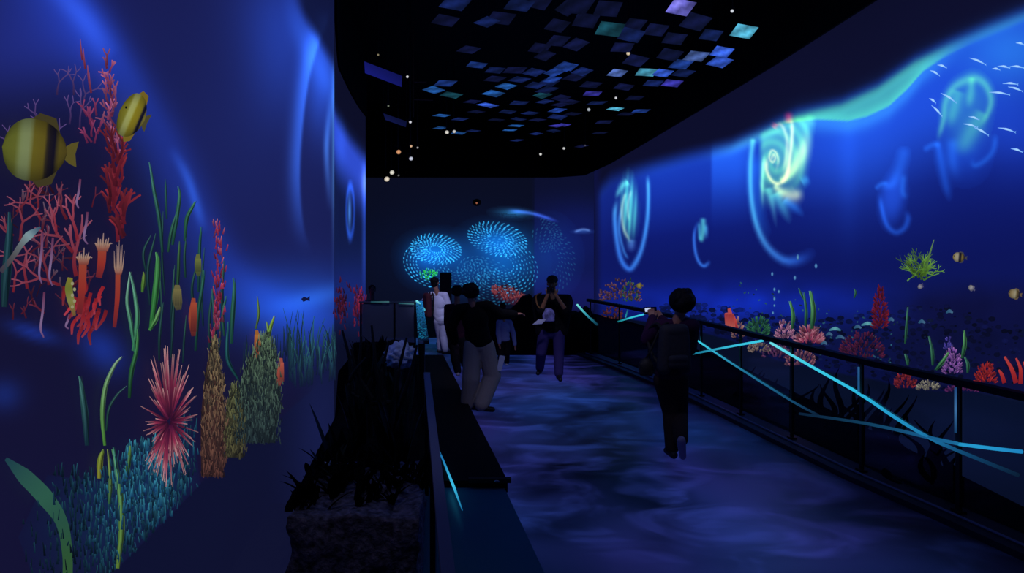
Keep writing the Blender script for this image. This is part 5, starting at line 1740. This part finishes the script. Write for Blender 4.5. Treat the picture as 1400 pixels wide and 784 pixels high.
def person(label, J, fwd, col, s=1.0, hair='short', skin=(150, 104, 84), sleeve=1.0, hips_y=None, group=None, shoe_cols=None, loose=1.0, shorts=1.0, legs=1.0, jacket=False):
    """J: joints in world space. fwd = facing direction of the chest; J['look'] of the head"""
    fwd = Vector(fwd).normalized()
    up = Vector((0, 0, 1))
    rt = fwd.cross(up).normalized()                    # the person's right
    V = {k: Vector(v) for k, v in J.items() if k != 'curl'}
    look = V.get('look', fwd).normalized()
    lr = look.cross(up).normalized()
    sk = pm('skin_%d' % skin[0], skin, .55, var=.08, scale=20)
    h = V['head']
    hc = (V['hl'] + V['hr']) / 2
    sc_ = (V['sl'] + V['sr']) / 2
    R3 = Matrix((lr, look, up)).transposed()
    B = MB()
    # head: skull, jaw, nose, ears, brow
    B.ellip(h + up * .02 * s, (.074 * s, .092 * s, .098 * s), R3)
    B.ellip(h + look * .022 * s - up * .055 * s, (.054 * s, .062 * s, .062 * s), R3)
    B.capsule(h + look * .088 * s + up * .012 * s, .008 * s, h + look * .104 * s - up * .022 * s, .0125 * s, 8, 3)
    B.ellip(h + look * .076 * s - up * .052 * s, (.024 * s, .014 * s, .010 * s), R3)
    for q in (-1, 1):
        B.ellip(h + lr * q * .076 * s - up * .006 * s, (.012 * s, .020 * s, .031 * s), R3)
        B.capsule(h + look * .082 * s + lr * .018 * q * s + up * .03 * s, .010 * s, h + look * .072 * s + lr * .045 * q * s + up * .028 * s, .009 * s, 8, 3)
    B.capsule(sc_ + up * .01 * s, .058 * s, h - up * .06 * s - look * .012 * s, .052 * s)
    # torso (under the clothes)
    Rt = Matrix((rt, fwd, up)).transposed()
    ch = hc + (sc_ - hc) * .68
    ab = hc + (sc_ - hc) * .32
    B.ellip(ch, (.145 * s, .095 * s, .17 * s), Rt)
    B.ellip(ab, (.125 * s, .09 * s, .15 * s), Rt)
    B.ellip(hc + up * .02 * s, (.15 * s, .1 * s, .11 * s), Rt)
    for q in ('l', 'r'):
        B.capsule(V['s' + q], .052 * s, V['e' + q], .038 * s)
        B.capsule(V['e' + q], .038 * s, V['w' + q], .026 * s)
        hd = V.get('hd' + q, V['w' + q] - V['e' + q])
        hu = V.get('hu' + q, up)
        hand(B, V['w' + q] - hd.normalized() * .01, hd, hu, s, 1 if q == 'l' else -1, J.get('curl', (0.6,))[0])
        B.capsule(V['h' + q], .082 * s, V['k' + q], .055 * s)
        B.capsule(V['k' + q], .055 * s, V['a' + q], .036 * s)
        fd = V.get('f' + q, fwd).normalized()
        B.capsule(V['a' + q] - up * .03 * s - fd * .03 * s, .034 * s, V['a' + q] - up * .045 * s + fd * .13 * s, .026 * s)
    body = blob('person', B, sk, None, .0085 * max(s, .75), 3)
    tag(body, label, 'person', group)
    # eyes
    for q in (-1, 1):
        m = MB()
        m.ellip(h + look * .0865 * s + lr * .032 * q * s + up * .010 * s, (.013 * s, .007 * s, .008 * s), R3, 12, 8)
        m.build('eye', pm('eye_dark', (14, 12, 14), .2), body, True)
    m = MB()
    m.ellip(h + look * .0885 * s - up * .052 * s, (.022 * s, .006 * s, .005 * s), R3, 12, 8)
    m.build('mouth', pm('lips', (110, 60, 60), .5), body, True)
    # hair
    hm = pm('hair_black', (7, 6, 8), .7, spec=.2, bump=.5, scale=60)
    m = MB()
    if hair == 'thick':
        m.ellip(h + up * .03 * s - look * .02 * s, (.108 * s, .112 * s, .106 * s), R3)
        for i in range(26):
            a, b_ = rng.uniform(0, T), rng.uniform(-.3, 1.2)
            dv = lr * math.cos(a) * math.cos(b_) + look * (math.sin(a) * math.cos(b_) * .9 - .25) + up * math.sin(b_)
            m.ellip(h + up * .025 * s - look * .02 * s + dv * .092 * s, (.032 * s,) * 3, None, 10, 8)
    elif hair == 'puffy':
        m.ellip(h + up * .028 * s - look * .022 * s, (.135 * s, .132 * s, .122 * s), R3)
        for i in range(26):
            a, b_ = rng.uniform(0, T), rng.uniform(-.35, 1.2)
            dv = lr * math.cos(a) * math.cos(b_) + look * (math.sin(a) * math.cos(b_) * .9 - .25) + up * math.sin(b_)
            m.ellip(h + up * .02 * s - look * .02 * s + dv * .105 * s, (.042 * s,) * 3, None, 10, 8)
    elif hair == 'cap':
        m.ellip(h + up * .018 * s - look * .028 * s, (.082 * s, .078 * s, .088 * s), R3)
    else:
        m.ellip(h + up * .036 * s - look * .018 * s, (.086 * s, .098 * s, .092 * s), R3)
        m.ellip(h - look * .045 * s - up * .01 * s, (.078 * s, .056 * s, .085 * s), R3)
        for i in range(30):
            a, b_ = rng.uniform(0, T), rng.uniform(.0, 1.4)
            dv = lr * math.cos(a) * math.cos(b_) + look * (math.sin(a) * math.cos(b_) * .9 - .25) + up * math.sin(b_)
            m.ellip(h + up * .03 * s - look * .02 * s + dv * .078 * s, (.026 * s,) * 3, None, 8, 6)
    blob('hair', m, hm, body, .009 * s, 2)
    if hair == 'cap':
        m = MB()
        m.ellip(h + up * .058 * s - look * .006 * s, (.092 * s, .106 * s, .074 * s), R3)
        m.ellip(h + up * .052 * s + look * .115 * s, (.072 * s, .07 * s, .010 * s), R3)
        blob('cap', m, pm('cap_black', (8, 8, 10), .8), body, .009 * s, 2)
    # top
    m = MB()
    e = .014 * loose * s
    m.ellip(ch, (.15 * s + e, .1 * s + e, .175 * s + e), Rt)
    m.ellip(ab, (.135 * s + e * 1.3, .098 * s + e * 1.3, .16 * s + e), Rt)
    m.ellip(hc + up * .07 * s, (.150 * s + e, .106 * s + e, .13 * s), Rt)
    m.capsule(ab - up * .06 * s, .11 * s + e * .8, ch, .115 * s + e * .8)
    for q in ('l', 'r'):
        m.capsule(sc_ + up * .02 * s + (V['s' + q] - sc_) * .3, .058 * s, V['s' + q], .064 * s + e * .6)
        if sleeve <= .6:
            m.capsule(V['s' + q], .062 * s + e * .6, V['s' + q] + (V['e' + q] - V['s' + q]) * (sleeve / .6), .055 * s + e)
        else:
            m.capsule(V['s' + q], .062 * s + e * .6, V['e' + q], .048 * s + e)
            m.capsule(V['e' + q], .048 * s + e, V['e' + q] + (V['w' + q] - V['e' + q]) * ((sleeve - .6) / .4), .036 * s + e * .8)
        if jacket:
            m.capsule(V['s' + q] - up * .05, .09 * s, hc + rt * (.17 if q == 'r' else -.17) * s + up * .02, .085 * s)
    top_mat = pm(label[:24] + ' top', col[0], .85, spec=.15, bump=.25, scale=14)
    blob('jacket' if jacket else 'shirt', m, top_mat, body, .010 * max(s, .8), 3)
    # trousers
    m = MB()
    m.ellip(hc + up * .01 * s, (.158 * s, .112 * s, .11 * s), Rt)
    for q in ('l', 'r'):
        g = .014 * legs * s
        m.capsule(V['h' + q], .094 * s + g * .5, V['k' + q], .070 * s + g)
        end = V['k' + q] + (V['a' + q] - V['k' + q]) * (.94 if shorts >= 1 else .05)
        m.capsule(V['k' + q], .070 * s + g, end, .056 * s + g)
    blob('trousers' if shorts >= 1 else 'shorts', m, pm(label[:24] + ' legs', col[1], .85, spec=.15, bump=.25, scale=14), body, .010 * max(s, .8), 3)
    # shoes
    for i, q in enumerate(('l', 'r')):
        m = MB()
        fd = V.get('f' + q, fwd).normalized()
        a = V['a' + q]
        sole = V.get('up' + q, up)
        m.capsule(a - sole * .042 * s - fd * .045 * s, .040 * s, a - sole * .052 * s + fd * .15 * s, .034 * s)
        m.capsule(a - sole * .012 * s, .046 * s, a - sole * .045 * s + fd * .08 * s, .038 * s)
        sc2 = (shoe_cols or [col[2], col[2]])[i]
        blob('shoe', m, pm('shoe_%d_%d' % (sc2[0], sc2[2]), sc2, .6), body, .009 * max(s, .8), 2)
    return body


def PJ(Y0, **k):
    """joints given as (x, y) or (x, y, dY) seen from the camera"""
    out = {}
    for n_, v in k.items():
        if n_ in ('look', 'fl', 'fr', 'hdl', 'hdr', 'hul', 'hur', 'curl', 'upl', 'upr'):
            out[n_] = v
        else:
            out[n_] = P(v[0], v[1], Y0 + (v[2] if len(v) > 2 else 0))
    return out


def ankle_on_floor(J, q, px, Y, s):
    J['a' + q] = Vector(((px - CX) / F * Y, Y, .086 * s))


# dark-haired visitor on the right, seen from behind
J = PJ(7.2, head=(931, 415), look=(-.35, 1, .02), sl=(901, 447, .03), sr=(947, 446, -.02), el=(884, 465, .12), er=(944, 477, .16), wl=(892, 436, .36), wr=(905, 437, .40),
       hdl=(-.05, .25, .5), hdr=(-.25, .25, .45), hul=(-.2, -1, .3), hur=(.2, -1, .3), hl=(907, 520), hr=(928, 519), kl=(917, 563, .06), al=(917, 616), kr=(929, 566, .12), ar=(931, 603, -.22), curl=(1.0,))
ankle_on_floor(J, 'l', 919, 7.2, 1.0)
J['fl'] = Vector((-.15, 1, 0)); J['fr'] = Vector((.18, .5, -.95)); J['upr'] = Vector((.0, .75, .5))
pa = person('person in dark purple top and brown trousers walking away beside the right railing', J, (-.3, 1, 0), [(46, 18, 50), (44, 34, 34), (20, 18, 22)], 1.0, 'puffy', shoe_cols=[(22, 20, 26), (150, 140, 160)], loose=1.1)


def backpack(label, c, fwd, size, colr, s=1.0, pocket=True, reach=1.0):
    fwd = Vector(fwd).normalized()
    up = Vector((0, 0, 1))
    rt = fwd.cross(up)
    R = Matrix((rt, fwd, up)).transposed()
    m = MB()
    w, d, h = size
    m.box(c, (w * .8, d * .7, h * .82), R)
    for i in (-1, 1):
        for k in (-1, 1):
            m.capsule(Vector(c) + R @ Vector((i * w * .36, 0, -h * .4)), d * .42, Vector(c) + R @ Vector((i * w * .30, 0, h * .38)), d * .38)
    m.capsule(Vector(c) + R @ Vector((-w * .28, 0, h * .42)), d * .4, Vector(c) + R @ Vector((w * .28, 0, h * .42)), d * .4)
    o = blob('backpack', m, pm('bp_%d_%d' % (colr[0], colr[2]), colr, .8, bump=.2, scale=25), None, .012, 4)
    tag(o, label, 'backpack')
    if pocket:
        m = MB()
        m.capsule(Vector(c) + R @ Vector((-w * .22, -d * .45, -h * .2)), d * .24, Vector(c) + R @ Vector((w * .22, -d * .45, -h * .2)), d * .24)
        m.capsule(Vector(c) + R @ Vector((-w * .22, -d * .42, -h * .32)), d * .24, Vector(c) + R @ Vector((w * .22, -d * .42, -h * .32)), d * .24)
        blob('pocket', m, pm('bp_%d_%d' % (colr[0], colr[2]), colr, .8), o, .012, 3)
    m = MB()
    for i in (-1, 1):
        q = [R @ Vector((i * w * .28, d * .4, h * .4)), R @ Vector((i * w * .32, d * (.5 + .5 * reach), h * .55)), R @ Vector((i * w * .38, d * (.5 + 1.4 * reach), h * .3)), R @ Vector((i * w * .4, d * (.5 + reach), -h * .1)), R @ Vector((i * w * .36, d * .5, -h * .4))]
        m.tube([Vector(c) + Vector(v) for v in curve(q, 14)], .016, 8)
    m.build('strap', pm('strap_black', (12, 12, 14), .8), o, True)
    return o


backpack('charcoal backpack worn by the person at the right railing', P(913, 474, 7.2) + Vector((.02, -.19, 0)), (-.3, 1, 0), (.30, .17, .42), (34, 34, 40))
m = MB()
c = P(883, 502, 7.12)
m.ellip(c, (.075, .06, .09))
m.box(c + Vector((0, 0, -.02)), (.13, .09, .12))
bag = blob('pouch_bag', m, pm('pouch', (9, 9, 12), .7), None, .01, 4)
tag(bag, 'small black pouch hanging at the left hip of the person at the right railing', 'bag')
m = MB()
m.tube([Vector(v) for v in curve([c + Vector((0, 0, .08)), P(890, 478, 7.1), P(905, 446, 7.12), P(921, 441, 7.22)], 10)], .01, 6)
m.build('strap', pm('strap_black', (12, 12, 14), .8), bag)
m = MB()
ph = P(889, 425, 7.64)
Rp = Matrix.Rotation(.35, 3, 'Z') @ Matrix.Rotation(-.2, 3, 'X')
m.box(ph, (.15, .012, .075), Rp)
pho = tag(m.build('smartphone', pm('phone_black', (10, 10, 12), .3)), 'black smartphone held up by the person at the right railing, screen lit', 'phone')
m = MB()
m.box(ph + Rp @ Vector((-.03, -.0075, .008)), (.07, .002, .04), Rp, (190, 205, 240))
m.build('screen', emat('phone_screen', 'solid', 1.0), pho)

# man in black with khaki trousers
J = PJ(9.25, head=(645, 401), look=(.45, 1, -.05), sl=(627, 424), sr=(667, 419), el=(617, 447, .03), er=(684, 430, .1), wl=(622, 468, .08), wr=(704, 430, .22), hdr=(1, .3, .1), hl=(646, 474), hr=(664, 473), kl=(644, 517, -.02), kr=(673, 514, .05), al=(642, 552), ar=(660, 552), curl=(.5,))
ankle_on_floor(J, 'l', 640, 9.3, 1.0)
ankle_on_floor(J, 'r', 658, 9.2, 1.0)
J['fl'] = Vector((.55, -.2, 0)); J['fr'] = Vector((1, -.25, 0))
person('person in black top and baggy khaki trousers, back to us, one arm stretched out sideways', J, (.3, 1, 0), [(7, 7, 9), (150, 140, 132), (8, 8, 10)], .98, 'thick', sleeve=.97, loose=1.9, legs=3.4)
m = MB()
lf = P(684, 497, 9.22)
for i in range(3):
    m.box(lf + Vector((.006 * i, .004 * i, 0)), (.055, .003, .19), Matrix.Rotation(.18 + .05 * i, 3, 'Y'))
lo_ = tag(m.build('paper_leaflet', pm('paper_white', (205, 210, 225), .7)), 'folded white leaflet sticking out at the thigh of the khaki trousers', 'leaflet')

# smaller person half hidden behind him
J = PJ(11.6, head=(625, 400), look=(-.1, 1, 0), sl=(612, 421), sr=(638, 421), el=(611, 441, .05), er=(642, 441, .05), wl=(614, 459, .12), wr=(641, 459, .12), hl=(621, 464), hr=(632, 464), kl=(622, 490, .02), kr=(634, 490, .06), al=(627, 508), ar=(636, 508))
ankle_on_floor(J, 'l', 626, 11.7, .85)
ankle_on_floor(J, 'r', 638, 12.0, .85)
person('smaller person in maroon top and dark trousers half hidden behind the khaki-trousered person', J, (-.1, 1, 0), [(46, 14, 34), (14, 14, 22), (120, 118, 130)], .85, 'thick', loose=1.0)

# white-shirted visitor with a backpack
J = PJ(14.1, head=(595, 387), look=(.5, 1, 0), sl=(589, 404, .05), sr=(608, 404, -.04), el=(580, 413, .1), er=(614, 424, -.03), wl=(584, 409, .3), wr=(612, 440, .05), hl=(599, 440), hr=(606, 440), kl=(602, 461, .08), kr=(606, 461, -.02), al=(604, 478), ar=(608, 479))
ankle_on_floor(J, 'l', 602, 14.2, .9)
ankle_on_floor(J, 'r', 609, 14.0, .9)
J['fl'] = J['fr'] = Vector((.8, .5, 0))
person('person in white shirt and white trousers standing by the far left railing corner', J, (.75, .7, 0), [(205, 205, 225), (170, 170, 195), (16, 14, 20)], .90, 'short', sleeve=.5, loose=1.9, legs=.9)
backpack('dark red backpack worn by the person in white', P(584, 418, 13.98), (.9, .45, 0), (.24, .15, .44), (66, 14, 26), reach=.1)

# small child in a pale shirt
J = PJ(12.5, head=(688, 420), look=(.3, 1, 0), sl=(682, 441), sr=(697, 441), el=(681, 456, -.03), er=(702, 457), wl=(683, 469, -.05), wr=(704, 471, -.02), hl=(685, 471), hr=(693, 471), kl=(685, 485), kr=(693, 485), al=(685, 497), ar=(693, 497))
ankle_on_floor(J, 'l', 684, 12.5, .62)
ankle_on_floor(J, 'r', 693, 12.7, .62)
J['hl'].z += .05; J['hr'].z += .05
J['kl'].z, J['kr'].z = .27, .27
person('small child in pale blue long-sleeved shirt and dark trousers beyond the outstretched arm', J, (.2, 1, 0), [(118, 128, 176), (14, 14, 20), (150, 155, 180)], .62, 'short', loose=1.4)

# capped visitor facing us with a camera
J = PJ(11.5, head=(755, 388), look=(-.15, -1, -.15), sl=(776, 409, -.02), sr=(735, 409, -.02), el=(774, 425, -.26), er=(740, 425, -.26), wl=(760, 404, -.36), wr=(749, 403, -.36), hdl=(-.35, -.25, .75), hdr=(.3, -.25, .75), hul=(.1, -1, .2), hur=(-.1, -1, .2), hl=(764, 455), hr=(744, 455), kl=(764, 484, -.06), kr=(740, 482, .02), al=(764, 508), ar=(738, 504), curl=(1.1,))
ankle_on_floor(J, 'l', 764, 11.35, 1.0)
ankle_on_floor(J, 'r', 738, 11.9, 1.0)
J['fl'] = Vector((.1, -1, 0)); J['fr'] = Vector((-.25, -1, 0))
person('person in black cap, dark open jacket and purple-blue trousers facing us, camera at the face', J, (-.05, -1, 0), [(10, 10, 14), (46, 40, 92), (8, 8, 10)], 1.0, 'cap', skin=(160, 112, 74), sleeve=.62, loose=1.4, jacket=True)
m = MB()
cm = P(753, 396, 11.12)
m.box(cm, (.12, .06, .075))
cam_o = m.build('camera', pm('camera_black', (14, 14, 16), .4))
tag(cam_o, 'black camera held to the face of the capped person', 'camera')
m = MB()
m.lathe([(.034, 0), (.036, .05), (.03, .055), (.0, .05)], (0, 0, 0), 18)
m.v = [(cm.x + v[0], cm.y - .03 - v[2], cm.z + v[1]) for v in m.v]
m.build('lens', pm('lens_glass', (20, 20, 30), .1), cam_o, True)
m = MB()
c = P(750, 431, 11.22)
m.ellip(c, (.10, .05, .11))
m.box(c - Vector((0, 0, .03)), (.18, .07, .14))
tb = blob('shoulder_bag', m, pm('bag_print', (112, 112, 165), .7, var=.75, scale=16), None, .01, 4)
tag(tb, 'white and blue patterned bag hanging at the waist of the capped person', 'bag')
m = MB()
m.tube([Vector(v) for v in curve([c + Vector((-.09, 0, .07)), P(735, 418, 11.2), P(733, 405, 11.38), P(740, 401, 11.55)], 12)], .012, 6)
m.build('strap', pm('strap_tan', (120, 84, 40), .7), tb)
m = MB()
a, b2, c2, d2 = P(728, 444, 11.12), P(736, 437, 11.1), P(747, 437, 11.1), P(741, 443, 11.12)
o1 = Vector((0, .006, -.004))
m.add([a, b2, c2, d2, a + o1, b2 + o1, c2 + o1, d2 + o1], [(0, 1, 2, 3), (7, 6, 5, 4), (0, 4, 5, 1), (1, 5, 6, 2), (2, 6, 7, 3), (3, 7, 4, 0)])
tag(m.build('paper_leaflet', pm('paper_white', (205, 210, 225), .7)), 'bright white folded leaflet at the waist of the capped person', 'leaflet')

# child behind the cross railing
J = PJ(14.3, head=(509, 397), look=(.4, -1, 0), sl=(518, 415), sr=(501, 415), el=(521, 431, -.03), er=(499, 431), wl=(520, 447, -.1), wr=(501, 447, -.08), hl=(515, 448), hr=(505, 448), kl=(515, 470), kr=(505, 470), al=(515, 483), ar=(505, 483))
ankle_on_floor(J, 'l', 515, 14.3, .8)
ankle_on_floor(J, 'r', 505, 14.3, .8)
person('dark-haired child in grey-green shirt behind the cross railing at the far left', J, (.2, -1, 0), [(70, 80, 74), (120, 125, 150), (20, 20, 24)], .8, 'short', skin=(96, 70, 62), loose=1.2)

# ------------------------------------------------------------------ light, camera
def lamp(name, kind, loc, target, energy, color, size=.5, spot=1.0, blend=.6):
    d = bpy.data.lights.new(name, kind)
    d.energy = energy
    d.color = color
    if kind == 'AREA':
        d.size = size
    else:
        d.shadow_soft_size = size
    if kind == 'SPOT':
        d.spot_size = spot
        d.spot_blend = blend
    o = bpy.data.objects.new(name, d)
    COL.objects.link(o)
    o.location = loc
    o.rotation_euler = (Vector(target) - Vector(loc)).to_track_quat('-Z', 'Y').to_euler()
    return o


lamp('violet_fill_far', 'SPOT', (-.6, 9.6, 4.8), (-1.35, 14.2, .9), 620, (.6, .6, 1.0), .15, .30, .7)  # unseen lamp added to brighten the white-shirted visitor
lamp('violet_fill_mid', 'SPOT', (.3, 7.6, 4.8), (.0, 10.6, .7), 420, (.72, .66, 1.0), .2, .5, .8)  # added fill for the visitors in the middle of the path
lamp('blue_fill_near', 'SPOT', (.6, 4.6, 4.8), (.8, 8.0, .7), 170, (.7, .66, 1.0), .2, .6, .9)  # added fill towards the visitor at the right railing
lamp('blue_fill_bed', 'SPOT', (-.6, 5.5, 4.8), (-1.3, 7.6, .5), 60, (.55, .6, 1.0), .2, .7, .9)  # unseen fill added over the left plant bed
lamp('blue_fill_glass', 'SPOT', (-2.1, 10.5, 4.6), (-2.3, 13.4, .7), 80, (.6, .65, 1.0), .2, .35, .9)  # added only to brighten the glass of the cross railing
lamp('blue_fill_wash', 'AREA', (.8, 5.5, 5.9), (.8, 6.5, 0), 14, (.25, .35, 1.0), 3.0)  # unseen area fill added above the path
lamp('blue_fill_rock', 'SPOT', (-.2, 2.2, 4.6), (-.9, 4.0, .3), 30, (.6, .62, 1.0), .2, .5, .9)  # unseen lamp added to bring out the rock block
w = bpy.data.worlds.new('World')
SC.world = w
w.use_nodes = True
w.node_tree.nodes['Background'].inputs['Color'].default_value = (.10, .16, .5, 1)
w.node_tree.nodes['Background'].inputs['Strength'].default_value = .006
cam = bpy.data.cameras.new('Camera')
co = bpy.data.objects.new('Camera', cam)
COL.objects.link(co)
co.location = (0, 0, CH)
co.rotation_euler = (math.pi / 2, 0, 0)
cam.sensor_width = 36
cam.lens = 36 * F / 1400
cam.shift_y = -(392 - CY) / 1400
cam.clip_start = .05
cam.clip_end = 100
SC.camera = co
SC.view_settings.view_transform = 'Standard'
SC.view_settings.look = 'None'
SC.view_settings.exposure = 0
SC.cycles.max_bounces = 6
SC.cycles.transparent_max_bounces = 16
